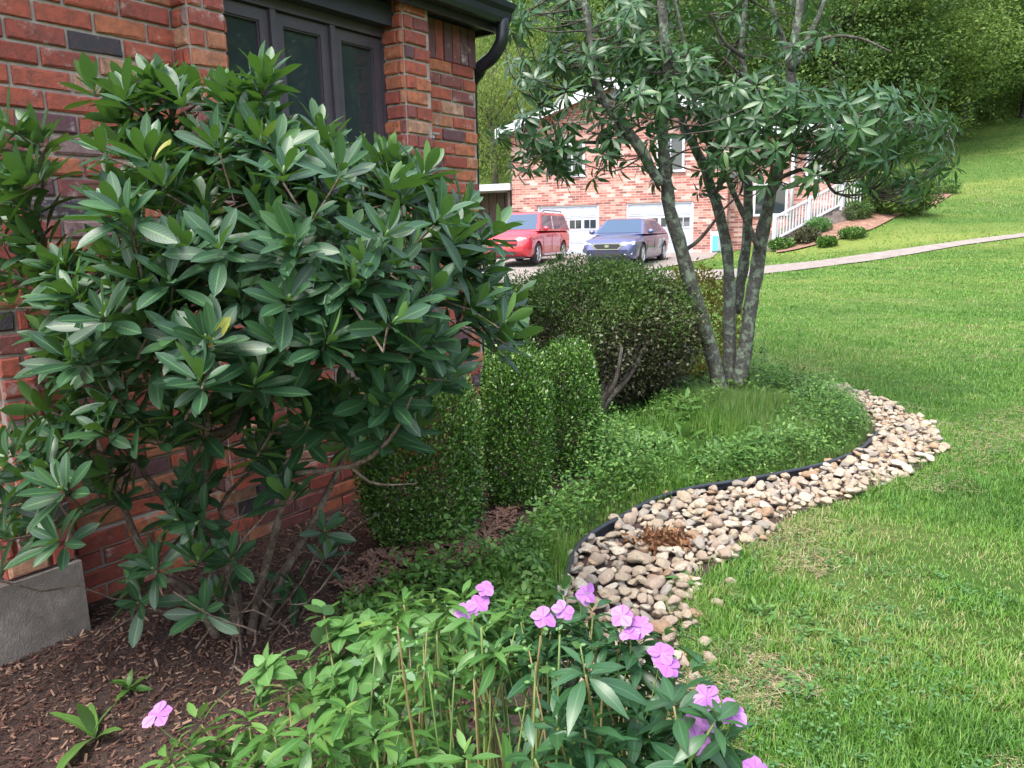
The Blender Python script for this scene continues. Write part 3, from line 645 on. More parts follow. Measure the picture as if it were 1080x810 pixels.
# ---------------------------------------------------------------- rhododendron
RB = gp(250, 672)
rh = thing('rhododendron_shrub', 'big rhododendron with long glossy dark leaves in front of the brick wall', 'shrub', RB)
lobes = [  # px, py, depth, spread px x, y, count
 (210, 112, 2.45, 85, 26, 20), (310, 142, 2.45, 60, 30, 12), (405, 190, 2.55, 45, 30, 11), (125, 165, 2.50, 45, 45, 11), (230, 190, 2.25, 120, 45, 22), (360, 225, 2.25, 90, 50, 20),
 (450, 255, 2.45, 50, 50, 14), (30, 215, 2.30, 35, 60, 9), (110, 260, 2.15, 80, 50, 16), (240, 280, 2.00, 110, 50, 24), (370, 310, 2.05, 90, 50, 20), (455, 330, 2.35, 45, 40, 12),
 (130, 340, 2.05, 80, 45, 17), (260, 370, 1.98, 110, 40, 22), (400, 385, 2.15, 90, 42, 16), (200, 430, 2.2, 110, 35, 14), (60, 420, 2.3, 50, 40, 5), (350, 430, 2.3, 90, 30, 14), (250, 460, 2.4, 80, 30, 8), (110, 430, 2.25, 60, 35, 7), (40, 530, 2.15, 40, 40, 4), (525, 345, 2.35, 20, 25, 4), (505, 270, 2.45, 20, 30, 4),
 (25, 490, 2.15, 35, 30, 4), (30, 575, 2.0, 35, 45, 5), (195, 600, 2.30, 50, 55, 11), (100, 490, 2.4, 60, 40, 6), (325, 590, 2.55, 22, 30, 3), (160, 520, 2.5, 70, 40, 6), (300, 500, 2.6, 70, 40, 5),
 (400, 450, 2.4, 35, 20, 3), (450, 215, 2.5, 30, 25, 5), (475, 250, 2.5, 28, 30, 6), (505, 325, 2.45, 25, 25, 6), (465, 375, 2.4, 30, 18, 4), (120, 115, 2.5, 30, 20, 3), (20, 160, 2.3, 30, 30, 5), (60, 330, 2.3, 50, 50, 7)]
tips = []
for (x, y, Y, sx, sy, n) in lobes:
    for _ in range(n):
        dx, dy = rng.uniform(-1, 1, 2); tips.append(at(x+dx*sx, y+dy*sy, Y+rng.normal(0, .10)+.12*(dx*dx)))
for _ in range(120):           # the back and core of the shrub
    a = rdir(1)[0]*np.array([.60, .34, .46])*(rng.random()**.4); tips.append(np.array([-.85, 2.72, 1.42])+a)
tips = np.array([t_ for t_ in tips if (t_[:2]-Wp)@wn > .06])
core = np.array([-.80, 2.75, 1.25])
ax = unit(unit(tips-core)*np.array([.85, .55, .5])+np.array([0, 0, 1.0])+rng.normal(0, .28, tips.shape))
low = tips[:, 2] < .75; ax[low] = unit(ax[low]+np.array([0, -.4, .1]))
mb = MB(); LT = [leaf_t(.30, 8, .30, dr, 1.22, .62, petiole=.09) for dr in (-.04, .04, .12)]
whorls(mb, tips-RB, ax, (9, 14), (.095, .165), LT, (.0, 1.12), (0, .50), .30, .22)
mb.build('foliage', M['rhodo'], rh)
starts = [RB+np.array([0, 0, -.05]), RB+np.array([.0, .02, .12]), RB+np.array([-.02, .05, .3]), RB+np.array([-.05, .08, .48])]
P, par, r = grow(starts, tips-ax*.015, .075, .34, .0029, .40, .030, .05)
mb = MB(); skeleton(mb, P-RB, par, r, 7)
for (dx, dy, hgt, k_) in ((.10, .02, .75, 1), (-.07, .04, .8, -1), (.16, .10, .7, 2), (-.14, -.03, .5, -2)):
    q = [RB+np.array([dx*.4, dy*.4, -.03]), RB+np.array([dx, dy, .2]), RB+np.array([dx*1.8, dy*2, hgt*.6]), RB+np.array([dx*2.0+.05*k_, dy*2+.1, hgt]), RB+np.array([dx*3.6, dy*2+.15, hgt+.35])]
    mb.tube(spline(q, 16)-RB, np.linspace(.018, .009, 16), 7)
mb.build('trunk', M['twig'], rh)
bd = MB(); sel = rng.random(len(tips)) < .8; bv, bf = icos(1)
Mx = frames(ax[sel], rdir(sel.sum()))*np.array([.005, .016, .005])[None, None, :]; bd.scatter((bv, [bf], np.zeros((len(bv), 3))), Mx, tips[sel]-RB+ax[sel]*.018, .9)
bd.build('buds', M['dock'], rh)
# dead twigs low down
tw = MB()
for px in [((385, 520), (330, 475), (320, 480), (250, 510)), ((440, 540), (400, 510), (350, 500), (300, 520))]: pass
for _ in range(26):
    a = RB+np.array([rng.normal(0, .18), rng.normal(0, .12), .05+.1*rng.random()]); q = [a]
    d = unit(np.array([rng.normal(0, .6), rng.normal(-.1, .5), .5+.5*rng.random()]))
    for s in range(4): d = unit(d+rng.normal(0, .35, 3)); q.append(q[-1]+d*.10)
    tw.tube(spline(q, 9)-RB, np.linspace(.005, .0015, 9), 5)
q = [at(300, 500, 2.5), at(370, 492, 2.25), at(405, 470, 2.15), at(425, 440, 2.1), at(437, 410, 2.1)]; tw.tube(spline(q, 12)-RB, np.linspace(.010, .003, 12), 6)
q = [at(370, 492, 2.25), at(395, 510, 2.2), at(440, 510, 2.2)]; tw.tube(spline(q, 8)-RB, np.linspace(.006, .002, 8), 5)
tw.build('bare_twigs', M['twig'], rh)

# ---------------------------------------------------------------- boxwoods
SL = [quadleaf(.55), quadleaf(.45)]
def blobshrub(name, label, base, c, rad, n, lsz, mats, box=2.0, group=None, cat='shrub', noisea=.12, trunk=True, top=None, upright=.3, shell=.16, barkm='twig'):
    base = np.asarray(base, float); root = thing(name, label, cat, base, group=group); c = np.asarray(c, float); rad = np.asarray(rad, float)
    def pts(n, f0=1.0):
        d = rdir(n); m = (np.abs(d)**box).sum(1)**(1/box); s = d/m[:, None]
        k = 1+noisea*(np.sin(d@np.array([5, 3, 2.])*1.7+c[0]*9)+np.sin(d@np.array([-3, 6, 4.])*1.3+2)+.6*np.sin(d@np.array([9, -8, 11.])))
        return d, s*k[:, None]*f0
    nm = len(mats); res = []
    d, s = pts(n); dep = 1-shell*rng.random(n)**1.3*1.0-(rng.random(n) < .25)*.3*rng.random(n)+.04*rng.normal(size=n)
    P = c+s*dep[:, None]*rad; keep = P[:, 2] > base[2]+.01; P, d = P[keep], d[keep]; n = len(P)
    L = unit(d+np.array([0, 0, upright])+.9*rng.normal(size=(n, 3))); N = unit(d*.6+np.array([0, 0, .7])+.7*rng.normal(size=(n, 3)))
    sc_ = lsz*(.65+.7*rng.random(n)); Mx = frames(L, N)*sc_[:, None, None]
    if top is None: sel = np.zeros(n, bool)
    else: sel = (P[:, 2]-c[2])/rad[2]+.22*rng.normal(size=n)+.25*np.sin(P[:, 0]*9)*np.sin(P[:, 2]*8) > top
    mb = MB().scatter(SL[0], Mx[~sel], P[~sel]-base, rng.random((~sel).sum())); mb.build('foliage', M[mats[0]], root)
    if sel.any(): MB().scatter(SL[1], Mx[sel], P[sel]-base, rng.random(sel.sum())).build('lit_top_foliage', M[mats[1]], root)  # upper leaves get the paler material that paints the lit top
    if trunk:
        _, s2 = pts(90); tp = c+s2*.86*rad; tp = tp[tp[:, 2] > base[2]+.05]
        Pp, par, r = grow([base+np.array([0, 0, -.03]), base+np.array([0, 0, .08*rad[2]/.5])], tp, .10, .3, .0026, .42, .03)
        skeleton(MB(), Pp-base, par, r, 5).build('trunk', M[barkm], root) if False else None
        m_ = MB(); skeleton(m_, Pp-base, par, r, 5); m_.build('trunk', M[barkm], root)
    return root
h1, h2, h3 = np.array([-.45, 3.52, 0]), np.array([.02, 3.98, 0]), np.array([.34, 4.48, 0])
blobshrub('boxwood_shrub', 'nearest clipped boxwood, partly behind the rhododendron leaves', h1, h1+[0, 0, .41], [.29, .28, .44], 36000, .018, ['box'], 3.4, 'boxwoods in a row along the house', noisea=.04, upright=1.1, shell=.20)
blobshrub('boxwood_shrub', 'middle clipped boxwood with pale speckled leaves and open foot', h2, h2+[0, 0, .41], [.185, .24, .43], 26000, .018, ['box'], 3.4, 'boxwoods in a row along the house', noisea=.04, upright=1.1, shell=.20)
blobshrub('boxwood_shrub', 'farthest and darkest boxwood, beside the round olive bush', h3, h3+[0, 0, .39], [.17, .24, .41], 24000, .018, ['box'], 3.4, 'boxwoods in a row along the house', noisea=.04, upright=1.1, shell=.20)
azb = np.array([.66, 5.75, 0])
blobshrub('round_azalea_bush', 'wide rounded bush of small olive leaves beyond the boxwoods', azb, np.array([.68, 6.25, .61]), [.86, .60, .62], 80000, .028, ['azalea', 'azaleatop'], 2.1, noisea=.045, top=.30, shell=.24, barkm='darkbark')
aw = MB()
for k in range(7):
    q = rdir(1)[0]*.22; aw.tube(spline([azb+[.02*k-.06, 0, -.03], azb+[q[0]*.3, q[1]*.3-.05, .14], azb+[q[0]+.05, q[1]*.7-.08, .36], azb+[q[0]*1.7+.05, q[1]-.05, .62]], 12), np.linspace(.028, .012, 12), 7)
o = aw.build('main_stems', M['darkbark'], bpy.data.objects['round_azalea_bush']); o.location = tuple(-azb)
gb = np.array([1.75, 7.35, 0.])
blobshrub('golden_shrub', 'low yellow leaved shrub half hidden behind the multi stemmed tree', gb, gb+[0, 0, .50], [.50, .40, .58], 8000, .035, ['gold'], 2.3, noisea=.08)

# ---------------------------------------------------------------- multi stemmed tree in the bed
TB = gp(769, 419)
mt = thing('multi_stemmed_tree', 'multi stemmed tree with lichen covered grey trunks and drooping leaf rosettes', 'tree', TB)
def trunk_path(pts, Y0, Y1, r0, r1, n=40, flare=.0):
    k = len(pts); q = [at(x, y, Y0+(Y1-Y0)*i/(k-1)) for i, (x, y) in enumerate(pts)]; q[0] = np.array([q[0][0], q[0][1], min(q[0][2], -.02)]) if flare else q[0]
    r0, r1 = r0*.84, r1*.85; S = spline(q, n); rr = np.linspace(r0, r1, n)*(1+.06*rng.normal(size=n)); rr[:4] *= 1+flare*.5*np.array([1, .6, .3, .1]) if flare else 1
    S = S+rng.normal(0, r0*.06, S.shape); return S, rr
trunks = [
 trunk_path([(764, 424), (750, 370), (735, 320), (718, 262), (706, 215), (702, 175), (699, 140), (704, 90), (701, 45), (697, -5), (690, -80), (700, -170)], 6.32, 5.75, .078, .028, 46, .5),
 trunk_path([(697, 195), (672, 152), (648, 122), (630, 92), (625, 55), (618, 10), (600, -60)], 6.0, 5.75, .052, .022, 26),
 trunk_path([(772, 423), (770, 380), (769, 330), (769, 292), (765, 252), (752, 205), (738, 165), (722, 135), (710, 100), (690, 60), (668, 20), (650, -40)], 6.55, 6.9, .072, .022, 44, .5),
 trunk_path([(776, 423), (785, 375), (791, 330), (797, 290), (805, 245), (813, 205), (824, 165), (831, 120), (835, 80), (838, 40), (845, 0), (860, -80), (850, -160)], 6.5, 6.45, .080, .030, 48, .5),
 trunk_path([(775, 330), (783, 290), (788, 245), (789, 200), (786, 160), (790, 100), (782, 60), (786, 10), (790, -70)], 6.7, 7.0, .062, .020, 30),
 trunk_path([(800, 262), (785, 228), (770, 195), (752, 160), (738, 125), (728, 90), (722, 50), (712, 0)], 6.4, 6.15, .030, .014, 24),
 trunk_path([(836, 75), (825, 40), (815, 10), (800, -40)], 6.45, 6.3, .035, .016, 14),
 trunk_path([(838, 70), (852, 40), (866, 10), (885, -50)], 6.45, 6.6, .035, .016, 14)]
mb = MB()
for S, rr in trunks: mb.tube(S-TB, rr, 14)
tk = mb.build('trunk', M['bark'], mt)
tk_disp = bpy.data.textures.new('bark_lumps', 'CLOUDS'); tk_disp.noise_scale = .05
tkc = np.array([v.co[:] for v in tk.data.vertices])
mb = MB()
minor = [((716, 268), (735, 255), (750, 238), (762, 222), (780, 205)), ((668, 146), (640, 150), (615, 150), (590, 150), (570, 160)), ((825, 160), (850, 140), (880, 128), (920, 122), (960, 128), (1000, 140)),
         ((818, 190), (848, 178), (868, 186), (880, 203), (900, 206), (915, 203)), ((785, 60), (765, 45), (750, 15)), ((697, 130), (680, 90), (665, 60), (650, 45)), ((830, 130), (800, 95), (780, 78), (762, 60)), ((838, 60), (870, 40), (905, 40), (940, 55)), ((752, 205), (790, 150), (800, 110)), ((628, 88), (600, 95), (570, 110), (548, 140))]
for q in minor:
    Y0 = 6.35; S = spline([at(x, y, Y0-.25*i/len(q)*(1 if q[0][0] > 700 else 1.3)) for i, (x, y) in enumerate(q)], 14); mb.tube(S-TB, np.linspace(.020, .006, 14), 7)
mb.build('bough', M['darkbark'], mt)
lob = [(565, 150, 6.0, 42, 30, 22), (600, 95, 6.0, 60, 35, 30), (700, 85, 6.0, 35, 35, 12), (640, 160, 6.0, 25, 22, 5), (655, 80, 6.1, 40, 35, 14), (800, 110, 6.1, 60, 40, 12), (570, 35, 6.2, 40, 40, 14), (640, 30, 6.1, 60, 35, 24), (610, 175, 6.05, 35, 14, 5), (690, 40, 6.3, 60, 45, 20), (672, 120, 6.1, 30, 30, 7), (745, 30, 6.6, 45, 28, 9), (690, 170, 6.2, 22, 22, 4),
       (765, 115, 6.3, 35, 30, 13), (800, 150, 6.2, 40, 35, 15), (840, 130, 6.0, 50, 30, 20), (890, 125, 5.9, 60, 30, 26), (950, 130, 6.0, 50, 35, 22), (985, 150, 6.1, 28, 30, 10), (900, 170, 5.9, 55, 25, 18), (945, 195, 6.0, 30, 14, 7), (860, 60, 6.5, 50, 25, 7),
       (780, 185, 6.2, 30, 20, 6), (830, 25, 6.6, 60, 20, 6), (738, 190, 6.5, 14, 14, 2), (722, 105, 6.15, 38, 30, 9), (690, 130, 6.1, 25, 20, 4), (760, 150, 6.1, 30, 20, 6), (650, -60, 6.3, 140, 60, 28), (800, -70, 6.6, 140, 60, 28), (740, -180, 6.5, 200, 60, 36), (900, -40, 6.7, 60, 40, 12)]
tips = np.array([at(x+dx*sx, y+dy*sy, Y+dz) for (x, y, Y, sx, sy, n) in lob for dx, dy, dz in zip(rng.uniform(-1, 1, int(n*1.45)), rng.uniform(-1, 1, int(n*1.45)), rng.normal(0, .28, int(n*1.45)))])
extra = np.array([at(x, y, 7.3+rng.random()*1.2) for x, y in zip(rng.uniform(620, 900, 90), rng.uniform(-240, 60, 90))]); tips = np.concatenate([tips, extra])
tc = at(765, 120, 6.5); ax = unit(unit(tips-tc)*1.0+np.array([0, 0, .55])+rng.normal(0, .35, tips.shape))
LM = [leaf_t(.25, 6, .2, dr, .95, .9, petiole=.1) for dr in (.12, .25, .4)]
mb = MB(); whorls(mb, tips-TB, ax, (9, 13), (.10, .175), LM, (-.6, .5), (0, .75), .2, .12); mb.build('crown', M['magnolia'], mt)
allt = np.concatenate([S for S, _ in trunks if True]+[np.array([at(x, y, 6.2) for x, y in q]) for q in minor])
br = MB()
for q in tips:
    d = np.linalg.norm(allt-q, axis=1)+.8*np.maximum(0, allt[:, 2]-q[2]); k = int(np.argmin(d)); a = allt[k]
    m = (a+q)/2+rng.normal(0, .04, 3)*np.linalg.norm(a-q)*2-np.array([0, 0, .10*np.linalg.norm(a-q)])
    L_ = np.linalg.norm(a-q); br.tube(spline([a, m, q], 7)-TB, np.linspace(.004+.007*min(L_, 1), .003, 7), 5, caps=False)
br.build('twigs', M['darkbark'], mt)

# ---------------------------------------------------------------- bed plants
def plantlets(n, poly, lsz, T, mat, name, hmax=.10, nl=7, kind='stuff', spread=.5):
    poly = np.array(poly); lo, hi = poly.min(0), poly.max(0); P = rng.random((n*5, 2))*(hi-lo)+lo; P = P[inpoly(P, poly)][:n]; P = P[np.linalg.norm(P[:, None]-EDGS[None, :, :2], axis=2).min(1) > .075]; n = len(P)
    hm = .4+1.3*np.clip(.5+.45*fnoise(P, 3.0, 77), 0, 1.6)**2
    c = np.repeat(np.concatenate([P, np.zeros((n, 1))], 1), nl, 0); N = n*nl; hh = np.repeat(hm, nl)
    c = c+np.stack([rng.normal(0, .025, N), rng.normal(0, .025, N), .012+hmax*rng.random(N)**1.2*hh], 1)
    L = rdir(N); L[:, 2] = np.abs(L[:, 2])*spread+.05; Nn = rdir(N)*.45+np.array([0, 0, 1.]); s = lsz*(.5+.9*rng.random(N))
    mb = MB().scatter(T, frames(L, Nn)*s[:, None, None], c, np.clip(np.repeat(rng.random(n)*.6, nl)+.4*rng.random(N), 0, 1)); return tag(mb.build(name, M[mat]), kind=kind)
covp = [gp(*p)[:2] for p in [(490, 645), (515, 600), (570, 548), (622, 512), (650, 470), (690, 440), (730, 425), (830, 418), (895, 430), (918, 455), (900, 478), (850, 500), (785, 512), (720, 525), (660, 550), (620, 575), (600, 600), (594, 640), (560, 680), (500, 670)]]; covp += []
LC = leaf_t(.5, 4, .15, .1, .9, .8)
covbk = [gp(*p)[:2] for p in [(622, 500), (618, 455), (640, 425), (700, 400), (760, 396), (850, 404), (860, 415), (895, 432), (800, 445), (700, 470)]]
plantlets(4200, covbk, .035, LC, 'cover', 'ground_cover', .12, 7)
plantlets(6000, covp, .024, LC, 'cover', 'ground_cover', .12, 7)
plantlets(260, [gp(*p)[:2] for p in [(640, 480), (700, 445), (820, 440), (850, 470), (800, 495), (700, 500)]], .085, leaf_t(.32, 5, .2, .2, .8, .8), 'dock', 'broadleaf_ground_cover', .10, 5)
sp = np.array([gp(*p)[:2] for p in [(700, 440), (760, 425), (850, 412), (905, 432), (922, 460), (900, 482), (840, 500), (780, 505), (800, 470)]])
def tuftfield(n, poly, h0, w0, rmean, name, mat, lean=.4):
    lo, hi = poly.min(0), poly.max(0); P = rng.random((n*4, 2))*(hi-lo)+lo; P = P[inpoly(P, poly)][:n]; n = len(P); ang = rng.random(n)*6.28
    h = h0*(.4+.8*rng.random(n))*(.5+.9*np.clip(.5+.5*fnoise(P, 2.5, 78), 0, 1.6)); l = lean*rng.random(n)+.1; dx, dy = np.cos(ang)*h*l, np.sin(ang)*h*l; sx, sy = -np.sin(ang)*w0/2, np.cos(ang)*w0/2; z = height(P[:, 0], P[:, 1])+.01
    o = lambda a, zz, k: np.stack([P[:, 0]+dx*a+sx*k, P[:, 1]+dy*a+sy*k, z+zz], 1)
    V = np.stack([o(0, 0*h, 1), o(0, 0*h, -1), o(.3, h*.55, .8), o(.3, h*.55, -.8), o(1, h*.95, 0)], 1); b = (np.arange(n)*5)[:, None]
    return tag(MB().add(V.reshape(-1, 3), [b+np.array([[0, 1, 3, 2]]), b+np.array([[2, 3, 4]])], np.repeat(np.clip(rmean+.25*rng.normal(size=n), 0, 1), 5)).build(name, M[mat]), kind='stuff')
tuftfield(15000, sp, .13, .0024, .7, 'fine_bed_grass', 'sedge', .5)
tuftfield(36000, np.array(covp), .12, .003, .4, 'bed_grass', 'grass', .5)
# ground cover near the camera on the left of the bed
plantlets(900, [gp(*p)[:2] for p in [(360, 640), (440, 610), (560, 600), (600, 640), (600, 720), (400, 720)]], .035, LC, 'cover', 'low_weeds', .12, 7)
def whorl_plant(name, label, base, h, nl, L, T, mat, cat='weed', group=None, elev=(.1, 1.1)):
    root = thing(name, label, cat, base, group=group); mb = MB(); whorls(mb, [np.array([0, 0, h])], [np.array([rng.normal(0, .1), rng.normal(0, .1), 1])], nl, L, T, elev, (.2, .9)); mb.build('leaves', M[mat], root); return root
LD = leaf_t(.26, 9, .25, .3, .75, .6, .01); LB = leaf_t(.36, 8, .2, .35, .75, .7, .008)
whorl_plant('dock_weed', 'weed with a rosette of upright lobed leaves on the mulch at the lower left', gp(100, 785), .02, (8, 8), (.10, .20), LD, 'dock', elev=(.15, 1.2))
whorl_plant('broadleaf_weed', 'small weed on the bare mulch under the rhododendron', gp(138, 735), .03, (9, 9), (.05, .07), LB, 'cover')
whorl_plant('plantain_weed', 'tall light green leaf rosette under the multi stemmed tree', gp(722, 470), .03, (6, 6), (.14, .24), LB, 'dock', elev=(.4, 1.3))
whorl_plant('plantain_weed', 'wide leaved rosette in the bed right of the tree foot', gp(840, 468), .04, (7, 7), (.10, .17), LB, 'dock', elev=(.2, .9))
whorl_plant('plantain_weed', 'small flat leaf rosette at the outer edge of the river rocks', gp(722, 618), .015, (8, 8), (.06, .10), LB, 'mint', elev=(.05, .5))
for (px, lab) in (((803, 408), 'thin tall weed stalk standing just right of the tree foot'), ((838, 408), 'thin tall weed stalk farther right at the tip of the rock bed')):
    b = gt(*px); root = thing('tall_weed', lab, 'weed', b, group='tall thin weeds at the end of the bed'); mb = MB(); H_ = .62; S = spline([(0, 0, 0), (.02, 0, .25), (.01, .01, .45), (.04, 0, H_)], 12); mb.tube(S, np.linspace(.004, .0015, 12), 5); mb.build('stem', M['stem'], root)
    mb = MB()
    for i in range(1, 12): whorls(mb, [S[i]], [np.array([0, 0, 1.])], (2, 4), (.03, .07-.003*i), LC, (0, .5), (.3, 1))
    mb.build('leaves', M['cover'], root)
# dry leaf clump on the rocks
dc = gp(700, 582); mb = MB(); N = 500; P = rng.normal(size=(N, 3))*np.array([.055, .04, .012])+np.array([0, 0, .06]); P[:, 2] = np.abs(P[:, 2])
mb.scatter(leaf_t(.4, 4, .6, .3), frames(rdir(N), rdir(N))*(.02+.025*rng.random(N))[:, None, None], P, rng.random(N))
M['dry'] = leafmat('dry_leaf', [(.08, .035, .018), (.18, .08, .038), (.28, .16, .08)], .8, .1, .2)
o = mb.build('dry_leaf_clump', M['dry']); o.location = dc; tag(o, 'clump of rusty dead leaves lying on the river rocks', 'dead leaves')

# ---------------------------------------------------------------- impatiens
def petal_flower(c, N, size):
    mb = MB(); N = unit(N); u = unit(np.cross(N, rng.normal(size=3))); v = np.cross(N, u); T = leaf_t(.95, 6, .12, .16, 1.25, .75, .012)
    ang = np.array([0, 1.2, 2.45, 3.8, 5.05])+rng.normal(0, .12, 5); sz = size*np.array([.50, .58, .55, .55, .58])
    L = np.cos(ang)[:, None]*u+np.sin(ang)[:, None]*v+N*.12; Nn = np.tile(N, (5, 1))+rng.normal(0, .18, (5, 3))
    mb.scatter(T, frames(L, Nn)*sz[:, None, None], c+rng.normal(0, .001, (5, 3))+N*np.array([0, 1, 2, 3, 4])[:, None]*.0012, .3+.5*rng.random(5)); return mb
LI = [leaf_t(.27, 7, .22, dr, .95, .95, .006, petiole=.12) for dr in (.12, .28, .42)]
LMt = [leaf_t(.66, 7, .12, dr, .72, .8, .010, petiole=.10) for dr in (.1, .25)]
fl_px = [(167, 755, 1.35), (512, 622, 1.62), (491, 645, 1.55), (573, 652, 1.45), (594, 644, 1.47), (617, 627, 1.55), (655, 650, 1.45), (664, 670, 1.42), (676, 662, 1.44), (697, 690, 1.38), (704, 703, 1.36), (741, 765, 1.25), (735, 780, 1.22), (745, 736, 1.30), (772, 752, 1.24), (728, 768, 1.26), (796, 812, 1.18), (504, 638, 1.6)]
def impatiens(label, bx, by, stems, mat, nodes, bare, flowers, Tl, Ll, group='flowering plants in the front bed', name='impatiens_plant', nlv=(8, 12), dens=1):
    Ll = (Ll[0]*1.15, Ll[1]*1.25)
    base = np.array([bx, by, 0.]); root = thing(name, label, 'plant', base, group=group); st = MB(); lv = MB(); sts = []
    for tip in list(stems)+[np.array(q)+rng.normal(0, .045, 3)-np.array([0, 0, .05]) for q in stems for _ in range(dens)]:
        tip = np.array(tip, float); b = base+np.array([rng.normal(0, .035), rng.normal(0, .035), -.01]); mid = (b+tip)/2+rng.normal(0, .03, 3)+np.array([0, 0, .05])
        S = spline([b, (b*2+mid)/3+rng.normal(0, .01, 3), mid, tip], 16); sts.append(S[4:13]); st.tube(S-base, np.linspace(.0055, .0022, 16), 6, rng.random())
        for k in range(nodes):
            f = bare+(1-bare)*(k+.5)/nodes; p = S[min(15, int(f*15))]-base+rng.normal(0, .003, 3)
            d = np.append(unit(rng.normal(size=2)), .25); br = p+d*.05*rng.random(); whorls(lv, [br], [unit(d*.5+np.array([0, 0, 1]))], (2, 4), (Ll[0]*.7, Ll[1]*.9), Tl, (-.2, .3), (.0, .7))
        whorls(lv, [S[-1]-base], [unit(S[-1]-S[-3]+np.array([0, 0, .02]))], nlv, Ll, Tl, (-.35, .75), (.15, .85), .35)
    st.build('stems', M['stem'], root); lv.build('leaves', M[mat], root)
    for (x, y, Y) in flowers:
        c = at(x, y, Y-.07); toc = unit(EYEP-c); n_ = unit(toc*.75+np.array([0, 0, .45])+rng.normal(0, .28, 3)); petal_flower(c-base, n_, .040+.010*rng.random()).build('flower', M['petal'], root)
        al = np.concatenate(sts); q_ = al[np.argmin(np.linalg.norm(al-(c-np.array([0, 0, .10])), axis=1))]; s_ = [c-n_*.004, c-n_*.02-np.array([0, 0, .02]), (c*.5+q_*.5)-np.array([0, 0, .02]), q_]; m_ = MB(); m_.tube(spline(s_, 12)-base, .0014, 5); m_.build('flower_stalk', M['stem'], root)
def tipsin(pxs, j=10):
    return [at(x+rng.normal(0, j), y+rng.normal(0, j*.6), Y+rng.normal(0, .05)) for x, y, Y in pxs]
impatiens('lilac flowered impatiens with bare yellowish stems in the middle foreground', -.10, 1.30, tipsin([(440, 650, 1.6), (470, 640, 1.6), (500, 640, 1.6), (530, 650, 1.55), (480, 660, 1.5), (410, 660, 1.55), (455, 668, 1.45), (520, 670, 1.5), (495, 630, 1.65), (545, 640, 1.6)]), 'impleaf', 2, .78, fl_px[1:3]+fl_px[17:18], LI, (.045, .085))
impatiens('impatiens carrying the pair of lilac flowers at the picture centre', .06, 1.22, tipsin([(570, 660, 1.48), (590, 655, 1.5), (610, 640, 1.52), (560, 690, 1.42), (600, 690, 1.42), (625, 650, 1.5), (585, 700, 1.35), (545, 680, 1.42), (635, 680, 1.42)]), 'impdark', 2, .78, fl_px[3:6], LI, (.05, .09))
impatiens('impatiens with the upright row of lilac flowers before the river rocks', .20, 1.20, tipsin([(650, 665, 1.44), (665, 685, 1.42), (680, 690, 1.4), (640, 710, 1.35), (690, 705, 1.36), (665, 730, 1.3), (705, 720, 1.32), (650, 690, 1.4)]), 'impdark', 3, .55, fl_px[6:11], LI, (.055, .10))
impatiens('impatiens with lilac flowers leaning over the lawn at the lower right', .32, 1.05, tipsin([(730, 760, 1.25), (745, 745, 1.27), (760, 765, 1.24), (700, 755, 1.25), (720, 790, 1.18), (690, 780, 1.2), (770, 790, 1.2), (740, 800, 1.15)]), 'impdark', 3, .5, fl_px[11:17], LI, (.055, .10))
impatiens('leafy green impatiens filling the lower left of the flower bed', -.36, 1.20, tipsin([(250, 760, 1.35), (290, 740, 1.4), (330, 770, 1.3), (230, 790, 1.3), (380, 750, 1.35), (300, 790, 1.25), (420, 770, 1.3), (350, 720, 1.45), (200, 780, 1.32), (270, 800, 1.25), (185, 795, 1.32), (215, 760, 1.38)]), 'impleaf', 3, .35, fl_px[0:1], LI, (.05, .09))
impatiens('pale broad leaved mint like plant right of the rhododendron foot', -.30, 1.66, tipsin([(340, 690, 1.7), (370, 665, 1.75), (400, 650, 1.75), (290, 695, 1.75), (390, 690, 1.65), (350, 710, 1.6), (430, 670, 1.65), (330, 660, 1.8), (270, 700, 1.72)], 12), 'mint', 2, .4, [], LMt, (.05, .075), name='mint_plant')
impatiens('dense green plant at the bottom edge left of the bare stems', -.22, 1.05, tipsin([(390, 790, 1.2), (420, 800, 1.2), (360, 800, 1.2), (440, 730, 1.35), (400, 740, 1.35), (320, 810, 1.18), (470, 810, 1.15), (250, 815, 1.2)]), 'impleaf', 3, .35, [], LI, (.045, .085))
impatiens('dark leafy plant at the bottom edge right of the bare stems', .13, 1.0, tipsin([(620, 780, 1.18), (650, 790, 1.18), (600, 800, 1.15), (670, 760, 1.22), (560, 805, 1.15), (640, 745, 1.25), (690, 805, 1.15)]), 'impdark', 3, .4, [], LI, (.05, .09))
# bare seed stalks in the middle
root = thing('spent_flower_stalks', 'bunch of bare yellow green stalks with small seed pods among the impatiens', 'plant', (.0, 1.2, 0)); st = MB(); pods = MB()
for x in np.concatenate([np.linspace(400, 640, 46)]):
    top = at(x+rng.normal(0, 12), rng.uniform(655, 740), 1.38+rng.normal(0, .07)); b = np.array([top[0]*.6+rng.normal(0, .03), 1.18+rng.normal(0, .05), 0]); S = spline([b, (b*2+top)/3+rng.normal(0, .022, 3), (b+top*2)/3+rng.normal(0, .03, 3), top], 10)
    st.tube(S-np.array([0, 1.2, 0]), np.linspace(.0048, .0018, 10)*(.6+.6*rng.random()), 6, rng.random())
    for k in range(3):
        p = S[9-k*1]-np.array([0, 1.2, 0])+rng.normal(0, .012, 3); d = unit(rng.normal(size=3)); st.tube([S[9-k]-np.array([0, 1.2, 0]), p], .0009, 4, .2)
        pods.scatter((bv, [bf], np.zeros((len(bv), 3))), frames(d[None], rdir(1))*np.array([.0038, .008, .0038])[None, None], p[None], rng.random())
        whorls(pods, [p], [d], (1, 2), (.012, .03), LC, (0, .6), (.3, 1))
st.build('stalks', M['stem'], root); pods.build('seed_pods', M['mint'], root)
